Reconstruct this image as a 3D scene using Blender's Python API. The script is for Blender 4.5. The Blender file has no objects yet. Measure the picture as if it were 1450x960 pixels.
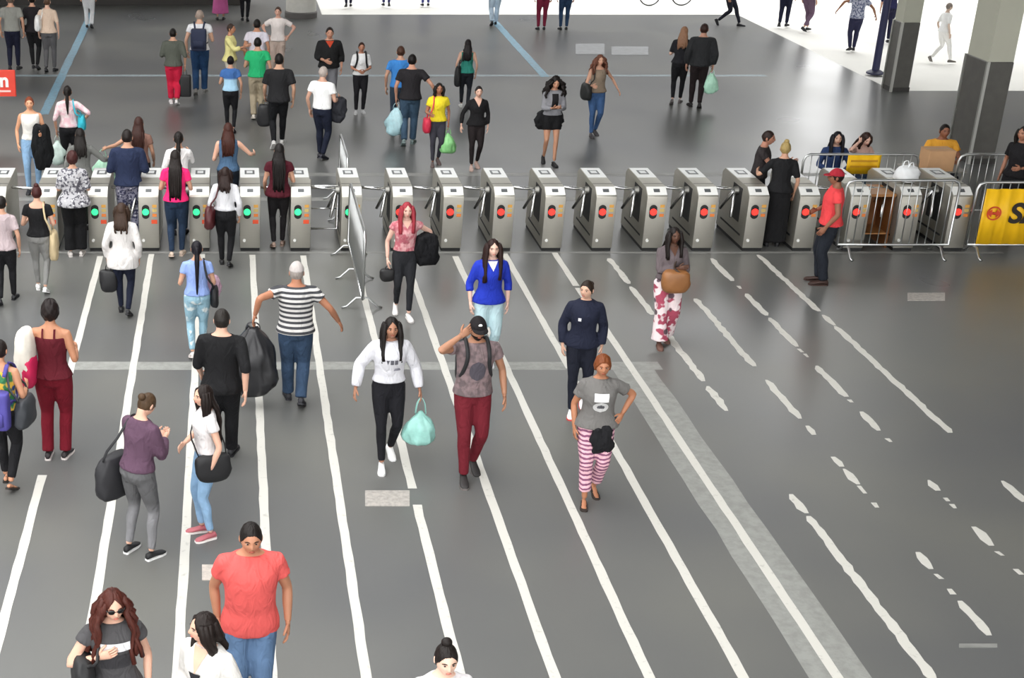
import bpy, bmesh, math, random
import numpy as np
from mathutils import Vector, Matrix

scene = bpy.context.scene
COL = scene.collection
PI = math.pi
rnd = random.Random(7)

# ------------------------------------------------------------------ camera
F_PX, CX, CY = 2000.0, 326.0, 480.0          # focal length and principal point in px of the 1450x960 frame
PITCH = 0.3846
CAM = Vector((1.92, -20.06, 6.705))
cd = bpy.data.cameras.new('camera'); cam = bpy.data.objects.new('camera', cd); COL.objects.link(cam)
cam.location = CAM; cam.rotation_euler = (PI/2 - PITCH, 0, 0)
cd.sensor_fit = 'HORIZONTAL'; cd.sensor_width = 36.0; cd.lens = F_PX/1450*36.0
cd.shift_x = (725 - CX)/1450; cd.clip_end = 400
scene.camera = cam

# ------------------------------------------------------------------ light
w = bpy.data.worlds.new('overcast_sky'); scene.world = w; w.use_nodes = True
bgn = w.node_tree.nodes['Background']
bgn.inputs[0].default_value = (0.985, 0.985, 0.975, 1); bgn.inputs[1].default_value = 3.0
vs = scene.view_settings
vs.view_transform = 'Standard'; vs.look = 'None'; vs.gamma = 1.0; vs.use_curve_mapping = False
vs.exposure = 0.55

ROOF_SOLID, ROOF_GAP, SKY_X0, SKY_X1, SKY_Y1 = 0.6, 3.6, -20.0, 5.6, 3.0

def px(x, y, z=0.0):
    """photo pixel -> point on the horizontal plane at height z"""
    cp, sp = math.cos(PITCH), math.sin(PITCH)
    d = Vector(((x-CX), F_PX*cp - (y-CY)*sp, -F_PX*sp - (y-CY)*cp))
    t = (z - CAM.z)/d.z
    return CAM + d*t
def z_at(y, Y):   # height of the point on the plane at depth Y seen at pixel row y
    cp, sp = math.cos(PITCH), math.sin(PITCH); t = (CY-y)/F_PX
    return CAM.z + (Y-CAM.y)*(t*cp - sp)/(cp + t*sp)
def X_at(x, Y, z):
    return CAM.x + (x-CX)*((Y-CAM.y)*math.cos(PITCH) - (z-CAM.z)*math.sin(PITCH))/F_PX
def to_px(p):
    cp, sp = math.cos(PITCH), math.sin(PITCH)
    d = Vector(p) - CAM
    zc = d.y*cp - d.z*sp
    return (CX + F_PX*d.x/zc, CY - F_PX*(d.y*sp + d.z*cp)/zc)

# ------------------------------------------------------------------ materials
def srgb(h):
    h = h.lstrip('#'); v = [int(h[i:i+2], 16)/255 for i in (0, 2, 4)]
    return tuple(((c+0.055)/1.055)**2.4 if c > 0.04045 else c/12.92 for c in v)
MATS = {}
def _new(name):
    m = bpy.data.materials.new(name); m.use_nodes = True
    nt = m.node_tree; return m, nt, nt.nodes['Principled BSDF']
def N(nt, t, **kw):
    n = nt.nodes.new(t)
    for k, v in kw.items():
        if k.startswith('i_'): n.inputs[int(k[2:])].default_value = v
        else: setattr(n, k, v)
    return n
def plain(hexc, rough=0.6, metal=0.0, emit=0.0, spec=0.5, var=0.08, scale=9.0):
    key = ('p', hexc, rough, metal, emit)
    if key in MATS: return MATS[key]
    m, nt, b = _new('plain_'+hexc.strip('#'))
    col = srgb(hexc)
    tc = N(nt, 'ShaderNodeTexCoord'); nz = N(nt, 'ShaderNodeTexNoise'); nz.inputs['Scale'].default_value = scale
    nz.inputs['Detail'].default_value = 3
    nt.links.new(tc.outputs['Object'], nz.inputs['Vector'])
    mx = N(nt, 'ShaderNodeMix', data_type='RGBA')
    mx.inputs[6].default_value = tuple(c*(1-var) for c in col)+(1,); mx.inputs[7].default_value = tuple(min(1, c*(1+var)) for c in col)+(1,)
    nt.links.new(nz.outputs['Fac'], mx.inputs[0]); nt.links.new(mx.outputs[2], b.inputs['Base Color'])
    b.inputs['Roughness'].default_value = rough; b.inputs['Metallic'].default_value = metal
    b.inputs['Specular IOR Level'].default_value = spec
    if emit:
        b.inputs['Emission Color'].default_value = col+(1,); b.inputs['Emission Strength'].default_value = emit
    MATS[key] = m; return m
def fabric(spec):
    """'#rrggbb' or '#rrggbb:pattern[:#second[:#third]]'"""
    key = ('f', spec)
    if key in MATS: return MATS[key]
    bits = spec.split(':'); base = srgb(bits[0]); pat = bits[1] if len(bits) > 1 else ''
    c2 = srgb(bits[2]) if len(bits) > 2 else base
    c3 = srgb(bits[3]) if len(bits) > 3 else c2
    m, nt, b = _new('fabric_'+bits[0].strip('#')+pat)
    L = nt.links.new
    tc = N(nt, 'ShaderNodeTexCoord')
    nz = N(nt, 'ShaderNodeTexNoise'); nz.inputs['Scale'].default_value = 5.0; nz.inputs['Detail'].default_value = 4
    L(tc.outputs['Object'], nz.inputs['Vector'])
    v = 0.14 if pat != 'denim' else 0.5
    mx = N(nt, 'ShaderNodeMix', data_type='RGBA')
    mx.inputs[6].default_value = tuple(c*(1-v) for c in base)+(1,); mx.inputs[7].default_value = tuple(min(1, c*(1+v)) for c in base)+(1,)
    L(nz.outputs['Fac'], mx.inputs[0]); out = mx.outputs[2]
    def over(fac, col):
        nonlocal out
        k = N(nt, 'ShaderNodeMix', data_type='RGBA'); L(fac, k.inputs[0]); L(out, k.inputs[6]); k.inputs[7].default_value = col+(1,); out = k.outputs[2]
    def thresh(sock, lo, hi):
        r = N(nt, 'ShaderNodeMapRange'); r.inputs[1].default_value = lo; r.inputs[2].default_value = hi; L(sock, r.inputs[0]); return r.outputs[0]
    if pat == 'stripe':
        wv = N(nt, 'ShaderNodeTexWave', wave_type='BANDS', bands_direction='Z'); wv.inputs['Scale'].default_value = 5.6
        L(tc.outputs['Object'], wv.inputs['Vector']); over(thresh(wv.outputs['Fac'], .42, .58), c2)
    elif pat in ('floral', 'blotch', 'speckle'):
        sc = {'floral': 26, 'blotch': 11, 'speckle': 60}[pat]
        n1 = N(nt, 'ShaderNodeTexNoise'); n1.inputs['Scale'].default_value = sc; n1.inputs['Detail'].default_value = 1
        L(tc.outputs['Object'], n1.inputs['Vector']); over(thresh(n1.outputs['Fac'], .5, .56), c2)
        n2 = N(nt, 'ShaderNodeTexVoronoi'); n2.inputs['Scale'].default_value = sc*.55
        L(tc.outputs['Object'], n2.inputs['Vector']); over(thresh(n2.outputs['Distance'], .26, .2), c3)
    elif pat == 'bars':                       # short horizontal marks, printed trousers
        wv = N(nt, 'ShaderNodeTexWave', wave_type='BANDS', bands_direction='Z'); wv.inputs['Scale'].default_value = 7.0; wv.inputs['Distortion'].default_value = 5.0
        wv.inputs['Detail'].default_value = 3
        L(tc.outputs['Object'], wv.inputs['Vector']); over(thresh(wv.outputs['Fac'], .5, .62), c2)
    elif pat == 'ripped':
        n1 = N(nt, 'ShaderNodeTexNoise'); n1.inputs['Scale'].default_value = 9
        L(tc.outputs['Object'], n1.inputs['Vector']); over(thresh(n1.outputs['Fac'], .57, .66), c2)
    elif pat == 'melange':
        n1 = N(nt, 'ShaderNodeTexNoise'); n1.inputs['Scale'].default_value = 16
        L(tc.outputs['Object'], n1.inputs['Vector']); over(thresh(n1.outputs['Fac'], .4, .62), c2)
    elif pat in ('yoke', 'low'):                       # other colour below / above a height
        sx = N(nt, 'ShaderNodeSeparateXYZ'); L(tc.outputs['Object'], sx.inputs[0])
        over(thresh(sx.outputs[2], 1.10, 1.06) if pat == 'low' else thresh(sx.outputs[2], .56, .44), c2)
    L(out, b.inputs['Base Color'])
    b.inputs['Roughness'].default_value = 0.85; b.inputs['Specular IOR Level'].default_value = 0.25
    # folds
    mp = N(nt, 'ShaderNodeMapping'); mp.inputs['Scale'].default_value = (1.0, 1.0, 0.55); mp.inputs['Rotation'].default_value = (0.3, 0.5, 0)
    L(tc.outputs['Object'], mp.inputs[0])
    f1 = N(nt, 'ShaderNodeTexNoise'); f1.inputs['Scale'].default_value = 11; f1.inputs['Detail'].default_value = 2; f1.inputs['Distortion'].default_value = 1.2
    L(mp.outputs[0], f1.inputs['Vector'])
    bp = N(nt, 'ShaderNodeBump'); bp.inputs['Strength'].default_value = 0.75; bp.inputs['Distance'].default_value = 0.035
    L(f1.outputs['Fac'], bp.inputs['Height']); L(bp.outputs[0], b.inputs['Normal'])
    MATS[key] = m; return m
def skin_mat(hexc):
    key = ('s', hexc)
    if key in MATS: return MATS[key]
    m = plain(hexc, 0.5, var=0.1, scale=14); MATS.pop(('p', hexc, 0.5, 0.0, 0.0))
    m.name = 'skin_'+hexc.strip('#')
    b = m.node_tree.nodes['Principled BSDF']; b.inputs['Specular IOR Level'].default_value = 0.35
    b.inputs['Subsurface Weight'].default_value = 0.0
    MATS[key] = m; return m
def hair_mat(hexc):
    key = ('h', hexc)
    if key in MATS: return MATS[key]
    m, nt, b = _new('hair_'+hexc.strip('#')); col = srgb(hexc)
    tc = N(nt, 'ShaderNodeTexCoord'); mp = N(nt, 'ShaderNodeMapping'); mp.inputs['Scale'].default_value = (60, 60, 6)
    nz = N(nt, 'ShaderNodeTexNoise'); nz.inputs['Scale'].default_value = 1.0; nz.inputs['Detail'].default_value = 3
    nt.links.new(tc.outputs['Object'], mp.inputs[0]); nt.links.new(mp.outputs[0], nz.inputs['Vector'])
    mx = N(nt, 'ShaderNodeMix', data_type='RGBA'); mx.inputs[6].default_value = tuple(c*.55 for c in col)+(1,); mx.inputs[7].default_value = tuple(min(1, c*1.25) for c in col)+(1,)
    nt.links.new(nz.outputs['Fac'], mx.inputs[0]); nt.links.new(mx.outputs[2], b.inputs['Base Color'])
    bp = N(nt, 'ShaderNodeBump'); bp.inputs['Strength'].default_value = 0.6; bp.inputs['Distance'].default_value = 0.01
    nt.links.new(nz.outputs['Fac'], bp.inputs['Height']); nt.links.new(bp.outputs[0], b.inputs['Normal'])
    b.inputs['Roughness'].default_value = 0.5; b.inputs['Specular IOR Level'].default_value = 0.25
    MATS[key] = m; return m
def metal_mat(hexc, rough):
    key = ('m', hexc, rough)
    if key in MATS: return MATS[key]
    m, nt, b = _new('metal_'+hexc.strip('#')); col = srgb(hexc)
    tc = N(nt, 'ShaderNodeTexCoord'); mp = N(nt, 'ShaderNodeMapping'); mp.inputs['Scale'].default_value = (1.2, 1.2, 30)
    nz = N(nt, 'ShaderNodeTexNoise'); nz.inputs['Scale'].default_value = 3; nz.inputs['Detail'].default_value = 4
    nt.links.new(tc.outputs['Object'], mp.inputs[0]); nt.links.new(mp.outputs[0], nz.inputs['Vector'])
    mr = N(nt, 'ShaderNodeMapRange'); mr.inputs[3].default_value = rough*.75; mr.inputs[4].default_value = rough*1.3
    nt.links.new(nz.outputs['Fac'], mr.inputs[0]); nt.links.new(mr.outputs[0], b.inputs['Roughness'])
    b.inputs['Base Color'].default_value = col+(1,); b.inputs['Metallic'].default_value = 1.0
    MATS[key] = m; return m
def floor_material():
    m, nt, b = _new('floor_worn_grey'); L = nt.links.new
    g = N(nt, 'ShaderNodeNewGeometry')
    n1 = N(nt, 'ShaderNodeTexNoise'); n1.inputs['Scale'].default_value = 0.4; n1.inputs['Detail'].default_value = 2; n1.inputs['Roughness'].default_value = .5
    n2 = N(nt, 'ShaderNodeTexNoise'); n2.inputs['Scale'].default_value = 42; n2.inputs['Detail'].default_value = 3
    L(g.outputs['Position'], n1.inputs['Vector']); L(g.outputs['Position'], n2.inputs['Vector'])
    mx = N(nt, 'ShaderNodeMix', data_type='RGBA'); mx.inputs[6].default_value = FLOOR_A+(1,); mx.inputs[7].default_value = FLOOR_B+(1,)
    mr = N(nt, 'ShaderNodeMapRange'); mr.inputs[1].default_value = .3; mr.inputs[2].default_value = .7
    L(n1.outputs['Fac'], mr.inputs[0]); L(mr.outputs[0], mx.inputs[0])
    m2 = N(nt, 'ShaderNodeMix', data_type='RGBA', blend_type='MULTIPLY'); m2.inputs[0].default_value = .35
    L(mx.outputs[2], m2.inputs[6]); L(n2.outputs['Color'], m2.inputs[7])
    L(mx.outputs[2], b.inputs['Base Color'])
    r = N(nt, 'ShaderNodeMapRange'); r.inputs[3].default_value = .24; r.inputs[4].default_value = .36; L(n1.outputs['Fac'], r.inputs[0]); L(r.outputs[0], b.inputs['Roughness'])
    b.inputs['Specular IOR Level'].default_value = 0.3
    return m
FLOOR_A, FLOOR_B = srgb('#5d5e5f'), srgb('#6b6b67')
def worn_paint(hexc, cover=.5, soft=.12, scale=14, name='worn_paint'):
    """paint with scuffs that let the floor colour through"""
    m, nt, b = _new(name); L = nt.links.new
    g = N(nt, 'ShaderNodeNewGeometry'); n = N(nt, 'ShaderNodeTexNoise'); n.inputs['Scale'].default_value = scale; n.inputs['Detail'].default_value = 6; n.inputs['Roughness'].default_value = .65
    L(g.outputs['Position'], n.inputs['Vector'])
    mr = N(nt, 'ShaderNodeMapRange'); mr.inputs[1].default_value = cover-soft; mr.inputs[2].default_value = cover+soft; L(n.outputs['Fac'], mr.inputs[0])
    mx = N(nt, 'ShaderNodeMix', data_type='RGBA'); mx.inputs[6].default_value = srgb(hexc)+(1,); mx.inputs[7].default_value = tuple((a+c*1.3)/2.3 for a, c in zip(FLOOR_B, srgb(hexc)))+(1,)
    L(mr.outputs[0], mx.inputs[0]); L(mx.outputs[2], b.inputs['Base Color']); b.inputs['Roughness'].default_value = .55
    return m

# ------------------------------------------------------------------ mesh helpers
class MB:
    def __init__(s): s.v, s.f, s.mi = [], [], []
    def add(s, verts, faces, mi=0):
        o = len(s.v); s.v.extend([tuple(p) for p in verts]); s.f.extend([tuple(i+o for i in f) for f in faces]); s.mi.extend([mi]*len(faces)); return s
    def box(s, c, d, mi=0, bev=0.0, rz=0.0):
        x, y, z = c; a, b_, h = d[0]/2, d[1]/2, d[2]/2
        if bev:
            k = bev; prof = [(-a+k, -b_), (a-k, -b_), (a, -b_+k), (a, b_-k), (a-k, b_), (-a+k, b_), (-a, b_-k), (-a, -b_+k)]
            prof2 = [(px_*(a-k)/a if a else 0, py_*(b_-k)/b_ if b_ else 0) for px_, py_ in prof]
            rings = [[(p[0], p[1], -h) for p in prof], [(p[0], p[1], h-k) for p in prof], [(p[0], p[1], h) for p in prof2]]
        else:
            prof = [(-a, -b_), (a, -b_), (a, b_), (-a, b_)]; rings = [[(p[0], p[1], -h) for p in prof], [(p[0], p[1], h) for p in prof]]
        cr, sr = math.cos(rz), math.sin(rz)
        rings = [[(x+p[0]*cr-p[1]*sr, y+p[0]*sr+p[1]*cr, z+p[2]) for p in r] for r in rings]
        return s.rings(rings, mi)
    def rings(s, rings, mi=0, cap=True, closed=False):
        n = len(rings[0]); v = [p for r in rings for p in r]; f = []
        R = len(rings)
        for i in range(R if closed else R-1):
            j = (i+1) % R
            for k in range(n):
                f.append((i*n+k, i*n+(k+1) % n, j*n+(k+1) % n, j*n+k))
        if cap and not closed:
            f.append(tuple(range(n-1, -1, -1))); f.append(tuple((R-1)*n+k for k in range(n)))
        return s.add(v, f, mi)
    def tube(s, pts, rad, n=8, ref=None, mi=0, sub=1, cap=True):
        pts, rad = spline(pts, rad, sub)
        rings = []
        for i, p in enumerate(pts):
            t = (pts[min(i+1, len(pts)-1)] - pts[max(i-1, 0)])
            if t.length < 1e-9: t = Vector((0, 0, 1))
            t.normalize()
            r = Vector(ref) if ref is not None else Vector((0, 1, 0))
            if abs(r.dot(t)) > .97: r = Vector((1, 0, 0)) if abs(t.x) < .9 else Vector((0, 0, 1))
            u = (r - t*r.dot(t)).normalized(); w_ = t.cross(u)
            a, b_ = rad[i]
            rings.append([tuple(p + u*(a*math.cos(2*PI*k/n)) + w_*(b_*math.sin(2*PI*k/n))) for k in range(n)])
        return s.rings(rings, mi, cap)
    def ell(s, c, r, n=10, m=6, mi=0, fn=None):
        rings = []
        for i in range(1, m):
            th = -PI/2 + PI*i/m
            rings.append([(c[0]+r[0]*math.cos(th)*math.cos(2*PI*k/n), c[1]+r[1]*math.cos(th)*math.sin(2*PI*k/n), c[2]+r[2]*math.sin(th)) for k in range(n)])
        rings = [[(c[0], c[1], c[2]-r[2])]*n] + rings + [[(c[0], c[1], c[2]+r[2])]*n]
        return s.rings(rings[1:-1] if m > 3 else rings, mi)
    def mesh(s, name):
        me = bpy.data.meshes.new(name); me.from_pydata(s.v, [], s.f); me.update(); return me
def spline(pts, rad, sub):
    pts = [Vector(p) for p in pts]; rad = [(r, r) if not isinstance(r, (tuple, list)) else tuple(r) for r in rad]
    if sub <= 1: return pts, rad
    P, Rr = [], []
    n = len(pts)
    for i in range(n-1):
        a, b_, c, d = pts[max(i-1, 0)], pts[i], pts[i+1], pts[min(i+2, n-1)]
        for k in range(sub):
            t = k/sub
            P.append(.5*((2*b_)+(c-a)*t+(2*a-5*b_+4*c-d)*t*t+(3*b_-a-3*c+d)*t**3))
            Rr.append(tuple(rad[i][q]*(1-t)+rad[i+1][q]*t for q in (0, 1)))
    P.append(pts[-1]); Rr.append(rad[-1]); return P, Rr
def smooth(me, ang=None):
    if ang is None:
        me.polygons.foreach_set('use_smooth', [True]*len(me.polygons))
    else:
        me.polygons.foreach_set('use_smooth', [True]*len(me.polygons)); me.set_sharp_from_angle(angle=math.radians(ang))
    me.update()
def link(name, me, mats, parent=None, loc=None, rot=None, sm=True, ang=None):
    if isinstance(me, MB):
        mi = me.mi; me = me.mesh(name)
        if any(mi): me.polygons.foreach_set('material_index', mi)
    if sm: smooth(me, ang)
    o = bpy.data.objects.new(name, me); COL.objects.link(o)
    if not isinstance(mats, (list, tuple)): mats = [mats]
    if not me.materials:
        for m in mats: me.materials.append(m)
    if parent is not None: o.parent = parent
    if loc is not None: o.location = loc
    if rot is not None: o.rotation_euler = rot
    return o
def tag(o, label, cat, group=None):
    o['label'] = label; o['category'] = cat
    if group: o['group'] = group
    return o
def struct(o): o['kind'] = 'structure'; return o
def empty(name, loc, rz=0.0, label=None, cat=None, group=None):
    o = bpy.data.objects.new(name, None); COL.objects.link(o); o.location = loc; o.rotation_euler = (0, 0, rz); o.empty_display_size = .2
    if label: tag(o, label, cat, group)
    return o
def copy_tree(o, parent=None):
    c = o.copy(); COL.objects.link(c); c.parent = parent
    for ch in list(o.children): copy_tree(ch, c)
    return c

# ================================================================== the setting
HALL_Y, SIDE_X, SIDE_Y = 21.8, 16.75, 11.3
def slab(name, poly, z0, z1, mat):
    b = MB(); b.rings([[(x, y, z0) for x, y in poly], [(x, y, z1) for x, y in poly]])
    return struct(link(name, b, mat, sm=False))
slab('pavement', [(-60, -60), (90, -60), (90, 120), (-60, 120)], -.25, -.05, plain('#d9d8d3', .9, scale=.8))
floor = slab('floor', [(-26, -34), (34, -34), (34, SIDE_Y), (SIDE_X, SIDE_Y), (SIDE_X, HALL_Y), (4.6, HALL_Y), (4.6, 25.5), (-26, 25.5)], -.2, 0, floor_material())
# unseen roof holding back sky light; open slots placed to brighten the left floor
roof_m = plain('#8f9190', .8, scale=.6)
def roof_bay(x0, x1, y0, y1, z=10.6):
    b = MB(); b.box(((x0+x1)/2, (y0+y1)/2, z+.2), (x1-x0, y1-y0, .4)); return b
rb = MB()
def roof(x0, x1, y0, y1): rb.box(((x0+x1)/2, (y0+y1)/2, 10.8), (x1-x0, y1-y0, .4))
roof(SKY_X1, SIDE_X+.6, -34, HALL_Y+.6); roof(SIDE_X+.6, 34, -34, SIDE_Y+.5); roof(-26, SKY_X0, -34, HALL_Y+.6)
yy = -34.0
while yy < HALL_Y:
    y1 = min(yy+ROOF_SOLID, HALL_Y+.6) if yy < SKY_Y1 else HALL_Y+.6; roof(SKY_X0, SKY_X1, yy, y1); yy = y1+ROOF_GAP
roof(-26, 4.6, HALL_Y+.6, 26)  # added to darken the far left extension
struct(link('unseen_ceiling', rb, roof_m, sm=False))
wl = MB(); wl.box((-26.2, -6, 5.3), (.4, 56, 11)); struct(link('wall_left', wl, plain('#c9c7c0', .85, scale=.5), sm=False))
wb = MB(); wb.box((-22, 46, 8), (52, .6, 16)); struct(link('unseen_street_wall', wb, plain('#332b28', .9, scale=.4), sm=False))  # unseen facade, dark so the far left floor reflects less light
wb = MB(); wb.box((16.5, 48, 8), (25, .6, 16)); struct(link('unseen_street_wall', wb, plain('#6d6d70', .9, scale=.4), sm=False))  # unseen facade, sized to dim the sky's reflection in the floor
wb = MB(); wb.box((34.5, 31, 13), (1.5, 39, 26)); struct(link('unseen_street_wall', wb, plain('#4c4a48', .9, scale=.4), sm=False))  # unseen tall wall, added to block sky reflected in the right floor
wb = MB(); wb.box((34.2, -11.5, 5.3), (.4, 45.5, 11)); struct(link('unseen_wall_right', wb, plain('#8f8e88', .85, scale=.5), sm=False))  # unseen wall added to cut side light and darken the right
# dark kiosk front far left
kb = MB(); kb.box((-2.2, 23.8, 1.3), (9.0, .5, 2.6)); 
ko = link('kiosk', kb, plain('#3a3735', .7), sm=False); tag(ko, 'dark kiosk front closing the far left edge of the hall', 'kiosk')
cn = MB(); cn.box((-2.2, 23.5, 1.0), (9.2, .3, .08)); link('counter', cn, plain('#6a655c', .5), ko, sm=False)

# ---- columns
def square_column(xp, yp, sx, sy, ytop, label, z1=10.6):
    q = px(xp, yp); hclad = z_at(ytop, q.y)
    r = empty('column', (q.x+sx/2, q.y+sy/2, 0), 0, label, 'column')
    b = MB(); b.box((0, 0, hclad/2), (sx, sy, hclad), bev=.015); link('stone_cladding', b, plain('#55534f', .4, var=.3, scale=5), r, sm=False)
    b = MB(); b.box((0, 0, (hclad+z1)/2), (sx*.96, sy*.96, z1-hclad)); link('shaft', b, plain('#b9b9aa', .8, scale=2), r, sm=False)
    for ex, ey in ((-sx/2, -sy/2), (-sx/2, sy/2)):
        b = MB(); b.box((ex, ey, hclad/2), (.05, .05, hclad+.01)); link('corner_trim', b, metal_mat('#b9b9b4', .4), r, sm=False)
    b = MB(); b.box((0, 0, .05), (sx*1.04, sy*1.04, .1)); link('plinth', b, plain('#343230', .5), r, sm=False)
    return r
square_column(1261, 130, .40, .42, 32, 'smaller square column with dark stone base beside the blue post')
square_column(1371, 232, .46, .8, 88, 'large square column with dark stone base behind the man in yellow')
c0 = px(427, 27)
r = empty('column', (c0.x, c0.y+.4, 0), 0, 'round white column at the far side of the hall', 'column')
b = MB(); b.rings([[(.44*math.cos(2*PI*k/28), .44*math.sin(2*PI*k/28), z) for k in range(28)] for z in (.16, 10.6)]); link('shaft', b, plain('#cfcdc6', .6), r, ang=40)
b = MB(); b.rings([[(q*math.cos(2*PI*k/28), q*math.sin(2*PI*k/28), z) for k in range(28)] for q, z in ((.47, 0), (.47, .15), (.44, .18))]); link('plinth', b, plain('#5d5a58', .6), r, ang=40)
p = px(1239, 104)
r = empty('post', (p.x, p.y, 0), 0, 'dark blue metal post beside the smaller square column', 'post')
b = MB(); b.tube([(0, 0, .03), (0, 0, 4.2)], [.085, .085], 14); link('pole', b, plain('#23264e', .45), r, ang=40)
b = MB(); b.rings([[(q*math.cos(2*PI*k/16), q*math.sin(2*PI*k/16), z) for k in range(16)] for q, z in ((.2, 0), (.2, .03), (.12, .08))]); link('base_flange', b, plain('#1d2040', .5), r, ang=40)

# ---- floor markings (paint and inlays lying on the floor)
white_paint = worn_paint('#cbc9c2', .66, .08, 13, 'lane_paint')
grey_band = worn_paint('#939490', .52, .12, 9, 'pale_grey_band')
smear_m = worn_paint('#8d8d8a', .5, .15, 5, 'scuffed_grey')
blue_paint = worn_paint('#6a97ae', .55, .1, 10, 'blue_paint')
pale_blue = worn_paint('#84949c', .55, .12, 10, 'pale_blue_paint')
plate_m = worn_paint('#b2aca6', .5, .12, 20, 'plate_metal')
def strip(name, pts, w, mat, z=.003, jit=.012, step=.16, ragged=True):
    """a ribbon of paint along floor points with worn, uneven edges"""
    P = [Vector((q[0], q[1], 0)) for q in pts]
    L, Rr = [], []
    for i in range(len(P)-1):
        d = P[i+1]-P[i]; ln = d.length; n = max(1, int(ln/step)); d.normalize(); nn = Vector((-d.y, d.x, 0))
        for k in range(n + (1 if i == len(P)-2 else 0)):
            c = P[i] + d*(ln*k/n)
            end = .45 if (ragged and ((i == 0 and k == 0) or (i == len(P)-2 and k == n))) else 1
            wob = nn*rnd.uniform(-jit, jit)*.5
            L.append(c + nn*(w/2*end + rnd.uniform(-jit, jit)*.7) + wob); Rr.append(c - nn*(w/2*end + rnd.uniform(-jit, jit)*.7) + wob)
    n = len(L); b = MB()
    v = [(q.x, q.y, z) for q in L+Rr] + [(q.x, q.y, 0) for q in L+Rr]
    f = [(i, n+i, n+i+1, i+1) for i in range(n-1)] + [(i, i+1, 2*n+i+1, 2*n+i) for i in range(n-1)] + [(n+i+1, n+i, 3*n+i, 3*n+i+1) for i in range(n-1)]
    b.add(v, f)
    o = link(name, b, mat, floor, sm=False); return o
def lane(k, y0, y1):
    a, c = px(0, y0), px(0, y1); X = k*.75
    strip('lane_line', [(X, a.y), (X, c.y)], .088, white_paint, jit=.014 if k >= 10 else .0055, step=.09 if k >= 10 else .22, ragged=k >= 10)
for k, segs in {-2: [(362, 960)], -1: [(362, 470)], 0: [(363, 573), (673, 970)], 1: [(360, 975)], 2: [(360, 975)], 3: [(361, 975)], 4: [(362, 975)], 5: [(356, 692), (715, 975)],
                6: [(358, 975)], 7: [(363, 975)], 8: [(359, 522), (540, 975)], 9: [(358, 405), (408, 975)],
                10: [(366, 402), (406, 446), (462, 540), (547, 582), (700, 727), (731, 965)],
                11: [(372, 400), (423, 519), (538, 593), (603, 616), (647, 661), (664, 686), (688, 699), (712, 719), (782, 806), (813, 820), (834, 842), (851, 900)],
                12: [(366, 398), (405, 409), (416, 447), (450, 491), (494, 499), (501, 506), (518, 562), (566, 570), (583, 610), (621, 626), (680, 695), (705, 710), (714, 720), (746, 773), (781, 787), (806, 814)],
                13: [(361, 441), (446, 461), (462, 613), (681, 711)]}.items():
    for y0, y1 in segs:
        if k < 0: continue
        lane(k, y0, y1)
def cross(y, x0, x1, w, mat, z=.0015, jit=.01, X=None):
    a, c = (px(x0, y), px(x1, y)); strip('floor_band', [(a.x, a.y), (c.x, c.y)], w, mat, z, jit, .5, False)
cross(518, 104, 935, .24, grey_band)
cross(282, -40, 1330, .2, smear_m); cross(247, -40, 1300, .2, smear_m); cross(357.5, -40, 1420, .07, smear_m)
cross(107, -20, 1085, .2, pale_blue)
a = px(0, 515); c = px(0, 975)
strip('floor_band', [(9*.75+.02, a.y), (9*.75+.02, c.y)], .5, grey_band, .001, .012, .5, False)
for pts, w_ in (([(130, 18), (62, 162)], .2), ([(700, 30), (772, 109)], .2)):
    q = [px(*t) for t in pts]; strip('blue_line', [(t.x, t.y) for t in q], w_, blue_paint, .003, .01, .4, False)
def plate(x0, x1, y0, y1, mat=plate_m, name='floor_plate', z=.006):
    q = [px(x0, y1), px(x1, y1), px(x1, y0), px(x0, y0)]; b = MB(); b.rings([[(t.x, t.y, e) for t in q] for e in (0, z)]); link(name, b, mat, floor, sm=False)
plate(517, 580, 695, 717); plate(286, 312, 800, 822, worn_paint('#c8bdb4', .5, .12, 14, 'tape_patch')); plate(1285, 1338, 415, 426)
far_m = worn_paint('#888a8e', .5, .15, 5, 'far_plate')
plate(1358, 1412, 912, 917, smear_m); plate(815, 856, 62, 77, far_m); plate(866, 918, 66, 78, far_m)

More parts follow.
